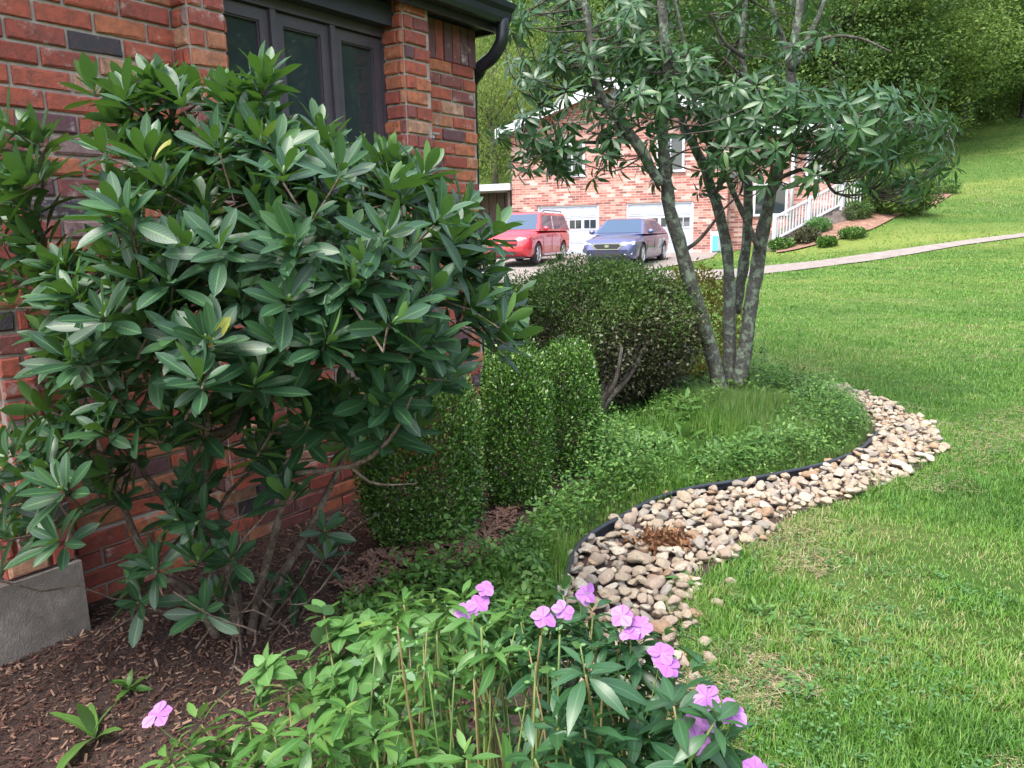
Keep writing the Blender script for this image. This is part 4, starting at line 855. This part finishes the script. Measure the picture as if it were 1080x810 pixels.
plantlets(700, [(-.62, 1.0), (-.1, 1.0), (-.05, 1.5), (-.2, 1.9), (-.55, 1.75)], .04, LC, 'cover', 'undergrowth', .16, 7)

exec('') # ---------------------------------------------------------------- neighbouring house
FZ = .47
nh = thing('neighbour_house', 'far two storey pinkish brick house with two white garage doors', 'house', (HO[0], HO[1], FZ), -HA)
# local frame: x along the facade to the right, -y towards the camera, z up; facade on y=0
D = 9.0; GW = 9.1; WEV = 5.25; APX = 6.75
doors = [(1.15, 3.90), (5.05, 7.80)]; DH = 2.12
mb = MB()
def fbox(mb, x0, x1, y0, y1, z0, z1, mi=0): return mb.box((x0, y0, z0), (x1, y1, z1), .5, mi)
xs = [0, *doors[0], *doors[1], GW]
for a, b in ((0, 1.15), (3.90, 5.05), (7.80, GW)): fbox(mb, a, b, 0, .3, -.3, DH)
fbox(mb, 0, GW, 0, .3, DH, WEV)
V = np.array([(0, 0, WEV), (GW, 0, WEV), (GW/2, 0, APX), (0, .3, WEV), (GW, .3, WEV), (GW/2, .3, APX)]); mb.add(V, [np.array([(0, 1, 2), (5, 4, 3)]), np.array([(1, 4, 5, 2), (2, 5, 3, 0)])])
fbox(mb, 0, .3, .3, D, -.3, WEV); fbox(mb, GW-.3, GW, .3, D, -.3, WEV); fbox(mb, .3, GW-.3, D-.3, D, -.3, WEV)
wl = mb.build('brick_wall', M['farbrick'], nh, False)
mb = MB(); fbox(mb, GW, 13.0, .9, 1.2, -.3, 4.6); fbox(mb, 12.7, 13.0, 1.2, D, -.3, 4.6); mb.build('side_wing_wall', M['farbrick'], nh, False)
def slope(mb, x0, z0, x1, z1, y0, y1, th):
    V = [(x0, y0, z0), (x1, y0, z1), (x1, y1, z1), (x0, y1, z0), (x0, y0, z0+th), (x1, y0, z1+th), (x1, y1, z1+th), (x0, y1, z0+th)]
    mb.add(V, [np.array([(0,3,2,1),(4,5,6,7),(0,1,5,4),(1,2,6,5),(2,3,7,6),(3,0,4,7)])])
sl_ = (APX-WEV)/(GW/2); ov = .45
mb = MB(); slope(mb, -ov, WEV-sl_*ov+.06, GW/2, APX+.06, -.62, D+.5, .12); slope(mb, GW/2, APX+.06, GW+ov, WEV-sl_*ov+.06, -.62, D+.5, .12); fbox(mb, GW+.01, 13.5, .2, D+.2, 4.62, 4.76)
mb.build('roof', M['roof'], nh, False)
mb = MB(); slope(mb, -ov-.01, WEV-sl_*ov-.16, GW/2, APX-.16, -.66, -.622, .38); slope(mb, GW/2, APX-.16, GW+ov+.01, WEV-sl_*ov-.16, -.66, -.622, .38)
slope(mb, -ov, WEV-sl_*ov+.0, GW/2, APX+.0, -.62, .0, .055); slope(mb, GW/2, APX, GW+ov, WEV-sl_*ov, -.62, .0, .055); fbox(mb, GW, 13.5, .15, .198, 4.5, 4.78)
mb.build('bargeboard', M['white'], nh, False)
V = np.array([(GW/2-.7, -.02, APX-.55), (GW/2+.7, -.02, APX-.55), (GW/2, -.02, APX-.12), (GW/2-.7, 0.0, APX-.55), (GW/2+.7, 0.0, APX-.55), (GW/2, 0.0, APX-.12)])
MB().add(V, [np.array([(0, 1, 2), (5, 4, 3)]), np.array([(0, 3, 4, 1), (1, 4, 5, 2), (2, 5, 3, 0)])]).build('gable_vent', M['steel'], nh, False)
for (a, b) in doors:
    mb = MB(); fr = MB()
    fbox(fr, a-.0, a+.09, .06, .12, -.05, DH); fbox(fr, b-.09, b, .06, .12, -.05, DH); fbox(fr, a+.09, b-.09, .061, .12, DH-.07, DH-.002)
    df = fr.build('door_frame', M['white'], nh, False)
    w4 = (b-a-.18)/4
    for r_ in range(4):
        z0 = -.04+r_*.54; fbox(mb, a+.09, b-.09, .10, .14, z0+.008, z0+.532)
        for c_ in range(4):
            if r_ == 2: continue
            x0 = a+.09+c_*w4; fbox(mb, x0+.07, x0+w4-.07, .085, .10, z0+.09, z0+.45)
    gd = mb.build('garage_door', M['doorwhite'], nh, False)
    for c_ in range(4):
        x0 = a+.09+c_*w4; z0 = -.04+2*.54; m2 = MB(); fbox(m2, x0+.07, x0+w4-.07, .084, .099, z0+.11, z0+.45); pn = m2.build('window', M['glass'], gd, False)
        m3 = MB(); fbox(m3, x0+w4/2-.012, x0+w4/2+.012, .072, .083, z0+.11, z0+.45); m3.build('muntin', M['white'], gd, False)
for (x0, x1, z0, z1, yy) in ((2.2, 3.3, 3.35, 4.65, 0), (6.3, 7.4, 3.35, 4.65, 0), (10.0, 11.3, 1.55, 2.75, .9), (11.9, 12.5, 2.9, 3.9, .9)):
    m1 = MB(); fbox(m1, x0, x0+.09, yy-.05, yy+.02, z0, z1); fbox(m1, x1-.09, x1, yy-.05, yy+.02, z0, z1); fbox(m1, x0+.09, x1-.09, yy-.05, yy+.02, z1-.09, z1); fbox(m1, x0-.06, x1+.06, yy-.09, yy+.02, z0-.09, z0); fbox(m1, (x0+x1)/2-.025, (x0+x1)/2+.025, yy-.045, yy+.02, z0, z1-.09)
    wf_ = m1.build('window', M['white'], nh, False); m2 = MB(); fbox(m2, x0+.09, x1-.09, yy-.02, yy-.01, z0, z1-.09); m2.build('pane', M['glass'], wf_, False)
mb = MB(); mb.tube([(GW+2.35, .55, 1.0), (GW+2.35, .55, 4.6)], .07, 8); mb.build('porch_post', M['white'], nh)
# little framed teal panel beside the right garage door
mb = MB(); fbox(mb, 8.50, 9.02, -.05, -.001, .02, .92); sg = mb.build('pet_door_frame', M['white'], nh, False); m2 = MB(); fbox(m2, 8.585, 8.935, -.07, -.051, .14, .74); m2.build('pet_door_flap', M['teal'], nh, False); m3 = MB(); fbox(m3, 8.80, 8.92, -.08, -.0705, .16, .72); m3.build('pet_door_strip', M['steel'], nh, False)
m4 = MB(); fbox(m4, 8.57, 8.95, -.085, -.052, .055, .12); m4.build('pet_door_sill', M['black'], nh, False)
# carport to the left
cp = thing('carport', 'low carport with flat white roof and dark board wall left of the far house', 'carport', (HO[0], HO[1], FZ), -HA)
mb = MB(); fbox(mb, -4.6, -.02, -.2, 5, 2.85, 3.12); mb.build('roof', M['white'], cp, False)
mb = MB()
for i in range(22): fbox(mb, -4.4+i*.2, -4.4+i*.2+.185, 1.6+.03*(i % 2), 1.7, -.3, 2.84)
mb.build('board_wall', M['wood'], cp, False)
for x in (-4.4, -2.3, -.25): mb = MB(); fbox(mb, x, x+.13, .1, .23, -.3, 2.848); mb.build('post', M['wood'], cp, False)

# steps and railing
s0 = at(817, 257, 28.1); s1 = at(888, 219, 29.0); dirr = (s1-s0)[:2]; Lr = np.linalg.norm(dirr); ang = math.atan2(dirr[1], dirr[0]); rise = s1[2]-s0[2]
stp = thing('garden_steps', 'concrete steps climbing to the right beside the far house', 'steps', s0, ang)
mb = MB(); ns = 8
for i in range(ns): fbox(mb, i*Lr/ns+.002, Lr+.9, .12, 1.0, (i*rise/ns if i else -.6), (i+1)*rise/ns-.003)
mb.build('step_treads', M['concrete'], stp, False)
mb = MB(); 
for i in range(ns): fbox(mb, i*Lr/ns, (i+1)*Lr/ns-.004, -.02, .115, -.8, (i)*rise/ns+.03)
fbox(mb, Lr, Lr+.9, -.02, .115, -.8, rise+.02); mb.build('retaining_edge', M['concrete'], stp, False)
rl = thing('white_railing', 'white baluster railing sloping up beside the steps of the far house', 'railing', s0, ang)
def rail(z, nm, th=.045):
    mb = MB(); V = [(0, .02, z), (Lr, .02, z+rise), (Lr, .09, z+rise), (0, .09, z), (0, .02, z+th*1.6), (Lr, .02, z+rise+th*1.6), (Lr, .09, z+rise+th*1.6), (0, .09, z+th*1.6)]
    mb.add(V, [np.array([(0,3,2,1),(4,5,6,7),(0,1,5,4),(1,2,6,5),(2,3,7,6),(3,0,4,7)])]); mb.build(nm, M['white'], rl, False)
rail(.90, 'top_rail'); rail(.10, 'bottom_rail')
for x in (0, Lr*.5, Lr): mb = MB(); fbox(mb, x-.05, x+.05, .005, .105, x/Lr*rise-.1, x/Lr*rise+1.08); mb.build('post', M['white'], rl, False)
nb = 22; bm_ = None
for i in range(1, nb):
    x = Lr*i/nb
    if abs(x-Lr*.5) < .06: continue
    if bm_ is None: mb = MB(); fbox(mb, -.018, .018, .035, .071, 0, .80); o = mb.build('baluster', M['white'], rl, False); bm_ = o.data
    else: o = bpy.data.objects.new('baluster', bm_); C.objects.link(o); o.parent = rl
    o.location = (x, 0, .17+x/Lr*rise)
mb = MB(); fbox(mb, Lr+.1, Lr+.9, .02, .09, rise+.90, rise+.97)
for i in range(6): fbox(mb, Lr+.1+i*.15, Lr+.13+i*.15, .035, .071, rise+.02, rise+.90)
mb.build('landing_rail', M['white'], rl, False)
# mulch slope with shrubs
strip('mulch_slope', mA, mB, M['redmulch'], .06, 50, 14)
smalls = [((824, 264), .40, .35, 'box', 'small green mound at the foot of the white railing', 3000), ((850, 257), .45, .45, 'azalea', 'brownish red low shrub on the mulch below the railing', 3000), ((862, 246), .42, .45, 'mint', 'bright green low plant beside the railing posts', 3000),
          ((872, 260), .30, .28, 'box', 'little round green plant at the lower edge of the mulch slope', 2500), ((903, 232), .50, .55, 'sedge', 'pale tufted grass in the middle of the mulch slope', 3500), ((899, 251), .42, .30, 'box', 'dark low plant near the lawn on the mulch slope', 2500),
          ((992, 205), .75, .55, 'box', 'dark rounded shrub at the upper right end of the mulch', 4000)]
for (px, rw, hh, mt_, lab, n) in smalls:
    b = gt(*px); blobshrub('low_shrub', lab, b, b+[0, 0, hh*.55], [rw, rw*.8, hh*.6], n, .07, [mt_], 2.2, 'shrubs on the far mulch slope', noisea=.12, trunk=True, upright=1.2)
b = gt(945, 226); blobshrub('arching_shrub', 'wide dark green arching shrub on the far mulch slope', b, b+[0, 0, .75], [1.3, 1.0, .85], 9000, .13, ['t1'], 2.2, 'shrubs on the far mulch slope', noisea=.12, upright=1.2)

# ---------------------------------------------------------------- cars
def boolean_cut(o, cutters):
    for c in cutters:
        md = o.modifiers.new('cut', 'BOOLEAN'); md.object = c; md.operation = 'DIFFERENCE'; md.solver = 'EXACT'
    dg = bpy.context.evaluated_depsgraph_get(); me = bpy.data.meshes.new_from_object(o.evaluated_get(dg)); o.modifiers.clear(); o.data = me
    for c in cutters: bpy.data.objects.remove(c)
def make_car(name, label, loc, rz, paint, st, cab, wx, wr, suv):
    """local +x forward, y to the left"""
    root = thing(name, label, 'car', (0, 0, 0), 0); S = []
    prof = lambda w_, zt, zb: [(0, zt+.02), (w_*.55, zt+.012), (w_*.86, zt-.03), (w_*.97, zt-.11), (w_, zt-.28), (w_*.985, (zt+zb)/2-.05), (w_*.97, zb+.10), (w_*.90, zb), (0, zb)]
    X = np.array([q[0] for q in st]); xi = np.linspace(X[0], X[-1], 34); zt = np.interp(-xi, -X, [q[1] for q in st]); hw = np.interp(-xi, -X, [q[2] for q in st]); zb = np.interp(-xi, -X, [q[3] for q in st])
    for x, a, b, c in zip(xi, zt, hw, zb):
        p = prof(b, a, c); full = [(y, z) for y, z in p]+[(-y, z) for y, z in p[-2:0:-1]]; S.append([(x, y, z) for y, z in full])
    S = np.array(S); n = S.shape[1]; m = S.shape[0]; k = np.arange(n); F = []
    for i in range(m-1): F.append(np.stack([i*n+k, i*n+(k+1) % n, (i+1)*n+(k+1) % n, (i+1)*n+k], 1)[:, ::-1])
    mb = MB(); mb.add(S.reshape(-1, 3), [np.concatenate(F), np.arange(n)[None], ((m-1)*n+np.arange(n))[None, ::-1]])
    body = mb.build('body', paint, root, True, False); cut = []
    W2 = max(q[2] for q in st)
    bm = bmesh.new(); bm.from_mesh(body.data); bmesh.ops.recalc_face_normals(bm, faces=bm.faces); bm.to_mesh(body.data); bm.free()
    for x in wx:
        for s in (-1, 1):
            bm = bmesh.new(); bmesh.ops.create_cone(bm, cap_ends=True, segments=28, radius1=wr*1.16, radius2=wr*1.16, depth=.5); me = bpy.data.meshes.new('c'); bm.to_mesh(me); bm.free()
            c = bpy.data.objects.new('c', me); C.objects.link(c); c.rotation_euler = (math.pi/2, 0, 0); c.location = (x, s*(W2-.02), wr); cut.append(c)
    bpy.context.view_layer.update(); boolean_cut(body, cut)
    for p_ in body.data.polygons: p_.use_smooth = True
    try: body.data.set_sharp_from_angle(angle=R_(35))
    except Exception: pass
    # cabin
    (xf, xr, zb_, hb_), (tf, tr, zt_, ht_) = cab
    def ring(f, ins=0):
        return [(xf+(tf-xf)*f-ins, hb_+(ht_-hb_)*f-ins, zb_+(zt_-zb_)*f), (xf+(tf-xf)*f-ins, -(hb_+(ht_-hb_)*f-ins), zb_+(zt_-zb_)*f), (xr+(tr-xr)*f+ins, -(hb_+(ht_-hb_)*f-ins), zb_+(zt_-zb_)*f), (xr+(tr-xr)*f+ins, hb_+(ht_-hb_)*f-ins, zb_+(zt_-zb_)*f)]
    r1 = ring(0); r2 = ring(.92); r3 = [(x, y, zt_-.01) for x, y, z in ring(.96, .06)]; r4 = [(x, y, zt_+.02) for x, y, z in ring(.96, .25)]
    V = np.array(r1+r2+r3+r4); F = []
    for a in range(3):
        for j in range(4): F.append((a*4+j, a*4+4+j, a*4+4+(j+1) % 4, a*4+(j+1) % 4))
    F.append((12, 15, 14, 13)); mb = MB().add(V, [np.array(F)]); mb.build('roof', paint, root, False, False)
    def panel(side, s0, s1, f0, f1, nm, off=.012, s0t=None, s1t=None):
        def pt(s, f):
            x0 = xf+(tf-xf)*f; x1 = xr+(tr-xr)*f; h = hb_+(ht_-hb_)*f; z = zb_+(zt_-zb_)*f
            if side in ('l', 'r'): return np.array([x0+(x1-x0)*s, (h if side == 'l' else -h), z])
            if side == 'f': return np.array([x0, h*(1-2*s), z])
            return np.array([x1, h*(1-2*s), z])
        s0t = s0 if s0t is None else s0t; s1t = s1 if s1t is None else s1t
        q = np.array([pt(s0, f0), pt(s1, f0), pt(s1t, f1), pt(s0t, f1)]); nrm = np.cross(q[1]-q[0], q[3]-q[0]); nrm /= np.linalg.norm(nrm)
        cc = np.array([(xf+xr)/2, 0, (zb_+zt_)/2])
        if nrm@(q.mean(0)-cc) < 0: nrm = -nrm
        o_ = q+nrm*off; i_ = q-nrm*.02; mb = MB().add(np.concatenate([o_, i_]), [np.array([(0, 1, 2, 3), (7, 6, 5, 4), (0, 4, 5, 1), (1, 5, 6, 2), (2, 6, 7, 3), (3, 7, 4, 0)])]); return mb.build(nm, M['carglass'], root, False, False)
    panel('f', .06, .94, .08, .90, 'windscreen'); panel('b', .08, .92, .2, .85, 'rear_window')
    wins = [(.07, .40), (.44, .70), (.74, .95)] if suv else [(.10, .45), (.49, .84)]
    for sd_ in ('l', 'r'):
        for (a, b) in wins: panel(sd_, a, b, .10, .84, 'side_window', .012)
    # wheels
    th = np.linspace(0, 2*math.pi, 29)[:-1]
    for x in wx:
        for s in (-1, 1):
            y1 = s*(W2-.015); y0 = s*(W2-.24); pr = [(wr-.13, y1-s*.01), (wr-.10, y1), (wr-.02, y1-s*.012), (wr, y1-s*.04), (wr, y0+s*.03), (wr-.05, y0), (.02, y0)]
            V = np.array([[(x+r_*math.cos(a), y, wr+r_*math.sin(a)) for a in th] for r_, y in pr]); k = np.arange(28); F = np.concatenate([np.stack([i*28+k, i*28+(k+1) % 28, (i+1)*28+(k+1) % 28, (i+1)*28+k], 1) for i in range(len(pr)-1)])
            o = MB().add(V.reshape(-1, 3), [F]).build('wheel', M['rubber'], root, True, False)
            rim = MB(); rr = wr-.12; V = [(x+r_*math.cos(a), y1-s*dp, wr+r_*math.sin(a)) for r_, dp in ((rr, .0), (rr-.03, .015), (rr-.03, .05), (0.001, .06)) for a in th]
            rim.add(V, [np.concatenate([np.stack([i*28+k, i*28+(k+1) % 28, (i+1)*28+(k+1) % 28, (i+1)*28+k], 1) for i in range(2)])])
            for j in range(5 if suv else 10):
                a = j*2*math.pi/(5 if suv else 10); ca, sa = math.cos(a), math.sin(a); hw_ = .045 if suv else .022
                q = [(ca*r_-sa*h_, sa*r_+ca*h_) for r_, h_ in ((.03, -hw_), (rr-.01, -hw_*.7), (rr-.01, hw_*.7), (.03, hw_))]; V = [(x+u_, y1-s*.012, wr+v_) for u_, v_ in q]+[(x+u_, y1-s*.04, wr+v_) for u_, v_ in q]
                rim.add(V, [np.array([(0, 1, 2, 3), (0, 4, 5, 1), (2, 6, 7, 3), (1, 5, 6, 2)])])
            rim.tube([(x, y1-s*.05, wr), (x, y1-s*.006, wr)], .05, 12); rim.build('rim', M['alloy'], o, True, False)
    xf0 = st[0][0]; fz = st[1][1]
    def bx(nm, x0, x1, y0, y1, z0, z1, mat, par_=None, flat=True): m_ = MB(); m_.box((x0, y0, z0), (x1, y1, z1)); return m_.build(nm, mat, par_ or root, not flat, False)
    def slab(nm, pts, depth, mat):    # polygon in the y-z plane standing on the nose of the car, pushed back along x
        n = len(pts); V = [(p[0], p[1], p[2]) for p in pts]+[(p[0]-depth, p[1], p[2]) for p in pts]; k = np.arange(n)
        return MB().add(V, [k[None], (n+k)[None, ::-1], np.stack([k, k+n, (k+1) % n+n, (k+1) % n], 1)]).build(nm, mat, root, False, False)
    fx = xf0+.012
    if suv:
        slab('grille', [(fx, y, z) for y, z in ((-.52, .86), (.52, .86), (.50, .64), (-.50, .64))], .12, M['black'])
        slab('grille_bar', [(fx+.02, y, z) for y, z in ((-.54, .785), (.54, .785), (.54, .725), (-.54, .725))], .10, paint)
        slab('emblem', [(fx+.035, y, z) for y, z in ((-.10, .78), (.10, .78), (.10, .73), (-.10, .73))], .02, M['chrome'])
        for s in (-1, 1):
            slab('headlight', [(fx-.02+.01, s*.56, .90), (fx-.12, s*.80, .91), (fx-.14, s*.82, .70), (fx-.01, s*.56, .68)], .06, M['lamp'])
        slab('bumper_intake', [(fx-.01, y, z) for y, z in ((-.45, .46), (.45, .46), (.42, .36), (-.42, .36))], .10, M['black'])
        for s in (-1, 1): m_ = MB(); m_.tube([(.2, s*.66, zt_+.02), (.0, s*.66, zt_+.07), (-1.9, s*.66, zt_+.07), (-2.0, s*.66, zt_+.02)], .018, 6); m_.build('roof_rail', M['black'], root)
        for s in (-1, 1): bx('side_step', -1.0, 1.0, s*.93-.05, s*.93+.06, .30, .36, M['alloy'])
    else:
        slab('grille_frame', [(fx+.01, y, z) for y, z in ((-.42, .70), (.42, .70), (.50, .62), (.36, .50), (-.36, .50), (-.50, .62))], .12, M['chrome'])
        slab('grille', [(fx+.018, y, z) for y, z in ((-.38, .675), (.38, .675), (.44, .62), (.33, .525), (-.33, .525), (-.44, .62))], .02, M['black'])
        th_ = np.linspace(0, 6.283, 15)[:-1]; slab('emblem', [(fx+.03, .075*math.cos(a), .61+.042*math.sin(a)) for a in th_], .015, M['chrome'])
        for s in (-1, 1):
            slab('headlight', [(fx-.03, s*.52, .68), (fx-.17, s*.84, .76), (fx-.16, s*.84, .66), (fx-.05, s*.56, .60)], .08, M['lamp'])
            slab('fog_lamp', [(fx-.03, s*.55, .40), (fx-.13, s*.78, .42), (fx-.13, s*.78, .36), (fx-.03, s*.55, .34)], .05, M['lamp'])
        slab('bumper_intake', [(fx+.0, y, z) for y, z in ((-.40, .42), (.40, .42), (.48, .30), (-.48, .30))], .12, M['black'])
    for s in (-1, 1):
        m_ = MB(); V0, F0_ = icos(2); m_.add(V0*np.array([.09, .11, .085])+np.array([xf-.35, s*(W2+.08), zb_+.08]), [F0_]); mr = m_.build('wing_mirror', paint, root, True, False)
        dz = zb_-.12
        for xx in ((-.15, -1.15) if suv else (-.05, -1.05)): bx('door_handle', xx-.10, xx+.08, s*(W2+.0)-.01, s*(W2)+.022, dz-.06, dz-.03, M['chrome'] if not suv else paint)
        for xx in ((.95, .0, -1.05) if suv else (.95, .05, -.98)): bx('door_gap', xx-.008, xx+.008, s*W2-.004, s*W2+.003, .42, zb_-.20, M['black'])
        bx('tail_light', st[-1][0]-.01, st[-1][0]+.12, s*(W2-.2)-.08, s*(W2-.2)+.08, zb_-.35, zb_-.12, M['redpaint'])
    bx('underbody', xf0*-.9, xf0*.92, -W2*.75, W2*.75, st[3][3]-.04, st[3][3]+.08, M['black'])
    root.location = loc; root.rotation_euler = (0, 0, rz); return root
def car_place(px, Yc, head_deg):
    d = ray(px, 262); x = d[0]/d[1]*Yc; z = float(height(x, Yc))+.034; return (x, Yc, z), math.atan2(-math.cos(R_(head_deg)), -math.sin(R_(head_deg)))
loc, rz = car_place(556, 27.7, 21)
make_car('parked_suv', 'red SUV parked before the left garage door of the far house', loc, rz, M['redpaint'],
         [(2.44, .84, .74, .48), (2.40, .96, .86, .36), (2.2, 1.03, .93, .28), (1.3, 1.13, .95, .27), (0, 1.15, .95, .27), (-1.6, 1.16, .95, .27), (-2.3, 1.14, .92, .34), (-2.44, 1.04, .86, .42)],
         [(1.28, -2.38, 1.12, .90), (.55, -2.12, 1.76, .70)], (1.45, -1.42), .37, True)
loc, rz = car_place(663, 26.3, 25)
make_car('parked_sedan', 'slate blue sedan parked before the right garage door of the far house', loc, rz, M['bluepaint'],
         [(2.40, .66, .66, .40), (2.34, .78, .80, .28), (2.1, .84, .88, .2), (1.15, .98, .92, .19), (0, 1.0, .92, .19), (-1.4, 1.03, .92, .19), (-2.2, 1.06, .87, .3), (-2.40, .95, .80, .42)],
         [(1.25, -2.0, .97, .86), (.42, -1.05, 1.47, .62)], (1.42, -1.36), .335, False)
# ---------------------------------------------------------------- background trees
def crown_mesh(seed, n, mat, shape='round', leaf=.135):
    global rng; keep = rng; rng = np.random.default_rng(seed); mb = MB(); k = 95
    C_ = []
    for _ in range(k):
        d = rdir(1)[0]; rr = rng.random()**.4; p = d*rr*np.array([.42, .42, .44])+np.array([0, 0, .54])
        if shape == 'tall': p[:2] *= .75
        C_.append((p, .065+.075*rng.random()))
    for p, cr in C_:
        m = n//k; d = rdir(m); d[:, 2] = d[:, 2]*.75+.1; P = p+d*cr*(.72+.38*rng.random((m, 1)))
        if shape == 'weep': P[:, 2] -= .12*rng.random(m)**2; L = unit(d*.4+np.array([0, 0, -1.2])+.4*rng.normal(size=(m, 3)))
        else: L = unit(d+rng.normal(size=(m, 3))*.9)
        N = unit(d*1.3+np.array([0, 0, .6])+rng.normal(size=(m, 3))*.45); s = leaf/12*(.6+.8*rng.random(m))
        mb.scatter(quadleaf(.7 if shape != 'weep' else .35), frames(L, N)*s[:, None, None], P, np.clip(.25*rng.random()+.75*rng.random(m), 0, 1))
    o = mb.build('crown', mat); me = o.data; bpy.data.objects.remove(o)
    t_ = MB(); t_.tube(spline([(0, 0, -.05), (.01, 0, .2), (-.01, .01, .45), (.02, 0, .75)], 10), np.linspace(.022, .006, 10), 8)
    for _ in range(12):
        z0 = .22+.35*rng.random(); d = rdir(1)[0]; d[2] = abs(d[2])*.6+.3; t_.tube(spline([(0, 0, z0), np.array([0, 0, z0])+d*.15, np.array([0, 0, z0])+d*.3+np.array([0, 0, .03])], 6), np.linspace(.008, .002, 6), 5)
    o = t_.build('trunk', M['darkbark']); mt_ = o.data; bpy.data.objects.remove(o); rng = keep; return me, mt_
KM = [crown_mesh(1, 46000, M['t1']), crown_mesh(2, 46000, M['t2']), crown_mesh(3, 40000, M['t3'], 'weep'), crown_mesh(4, 44000, M['t1'], 'tall'), crown_mesh(5, 44000, M['t2'], 'tall')]
def bgtree(x, y, h, kind, label, name='broadleaf_tree', group='trees on the wooded hillside', sxy=1.0, zo=0.0):
    z = float(height(x, y))-.1+zo; root = thing(name, label, 'tree', (x, y, z), rng.random()*6.28, group)
    for me, nm in zip(KM[kind], ('crown', 'trunk')):
        o = bpy.data.objects.new(nm, me); C.objects.link(o); o.parent = root; o.scale = (h*sxy, h*sxy, h)
    return root
# right: big trees above the lawn
for (px, yb, h, k, lab) in [(1080, 124, 15, 1, 'large light green tree at the right edge above the sloping lawn'), (1010, 142, 14, 0, 'large darker tree left of the one at the right edge'), (940, 165, 14, 1, 'rounded pale green tree rising behind the arching shrub on the hill'),
                           (1165, 100, 15, 0, 'dark tree beyond the right edge of the lawn'), (875, 180, 15, 3, 'tall dark tree behind the right end of the far house')]:
    p = gt(px, yb); bgtree(p[0], p[1], h, k, lab, sxy=1.15)
for (px, Y, h, k, lab) in [(1040, 70, 20, 4, 'tall tree of the second row above the lawn'), (960, 68, 20, 1, 'tall pale tree of the second row right of the multi stemmed tree'),
                           (800, 60, 17, 1, 'pale tree just behind the roof of the far house on the right'), (740, 58, 18, 0, 'dark tree behind the gable of the far house')]:
    d = ray(px, 200); bgtree(d[0]/d[1]*Y, Y, h, k, lab, sxy=1.15)
us = MB()
for i in range(70):
    f = rng.random(); p = gt(880+230*f+rng.normal(0, 4), 188-76*f-5*rng.random()-2); q = p+np.array([rng.normal(0, .6), rng.random()*5, 0]); q[2] = height(q[0], q[1]); m = 500; d = rdir(m); d[:, 2] = np.abs(d[:, 2]); R0 = rng.uniform(.8, 2.0)
    us.scatter(SL[0], frames(unit(d+rng.normal(size=(m, 3))), unit(d+rng.normal(size=(m, 3))*.6))*(.22*(.6+.8*rng.random(m)))[:, None, None], q+d*R0*(.6+.45*rng.random((m, 1)))*np.array([1, 1, 1.1]), rng.random(m))
tag(us.build('woodland_undergrowth', M['t2']), kind='stuff')
for (px, Y, h, k, lab) in [(521, 44, 11, 2, 'bright yellow green willow like tree left of the far house'), (490, 50, 14, 2, 'yellow green tree partly hidden by the corner of the near house'), (585, 56, 15, 1, 'bright mid green tree behind the left eave of the far house'),
                           (545, 64, 20, 0, 'tall dark green tree behind the yellow green one'), (640, 60, 17, 3, 'tall dark tree behind the far house roof'), (690, 66, 18, 4, 'tall pale tree right of the gable peak'), (470, 70, 24, 0, 'tall dark tree rising over the near house gutter')]:
    d = ray(px, 200); bgtree(d[0]/d[1]*Y, Y, h, k, lab, group='trees behind the far house')
for (x, y, h, k) in [(26, 6, 13, 0), (30, -1, 14, 3), (27, -7, 12, 1), (32, 13, 14, 0), (24, -14, 13, 0), (38, 5, 17, 3), (-20, 30, 14, 0), (-14, 46, 15, 1), (20, -22, 14, 0), (44, 22, 14, 0)]:
    bgtree(x, y, h, k, 'broad tree standing at the side of the lawn', group='trees beside the lawn')
# the wood behind: one mass
wd_m = []
for i in range(46):
    px = rng.uniform(380, 1250); Y = rng.uniform(80, 125); d = ray(px, 200); x = d[0]/d[1]*Y; s = rng.uniform(15, 24)
    wd_m.append((x, Y, float(height(x, Y))-.2, s, rng.random()*6.28, int(rng.integers(4))))
wmb = MB(); 
for (x, y, z, s, a, k) in wd_m:
    me = KM[[0, 1, 3, 4][k]][0]; nv = len(me.vertices); co = np.empty(nv*3, np.float32); me.vertices.foreach_get('co', co); co = co.reshape(-1, 4, 3)[::3]*s
    ca, sa = math.cos(a), math.sin(a); co = co@np.array([[ca, sa, 0], [-sa, ca, 0], [0, 0, 1]]); m = co.mean(1, keepdims=True); co = m+(co-m)*2.1
    n = len(co); wmb.add((co+np.array([x, y, z])).reshape(-1, 3), [np.arange(n*4).reshape(n, 4)], np.repeat(rng.random(n), 4))
tag(wmb.build('hillside_wood', M['t1']), kind='stuff')
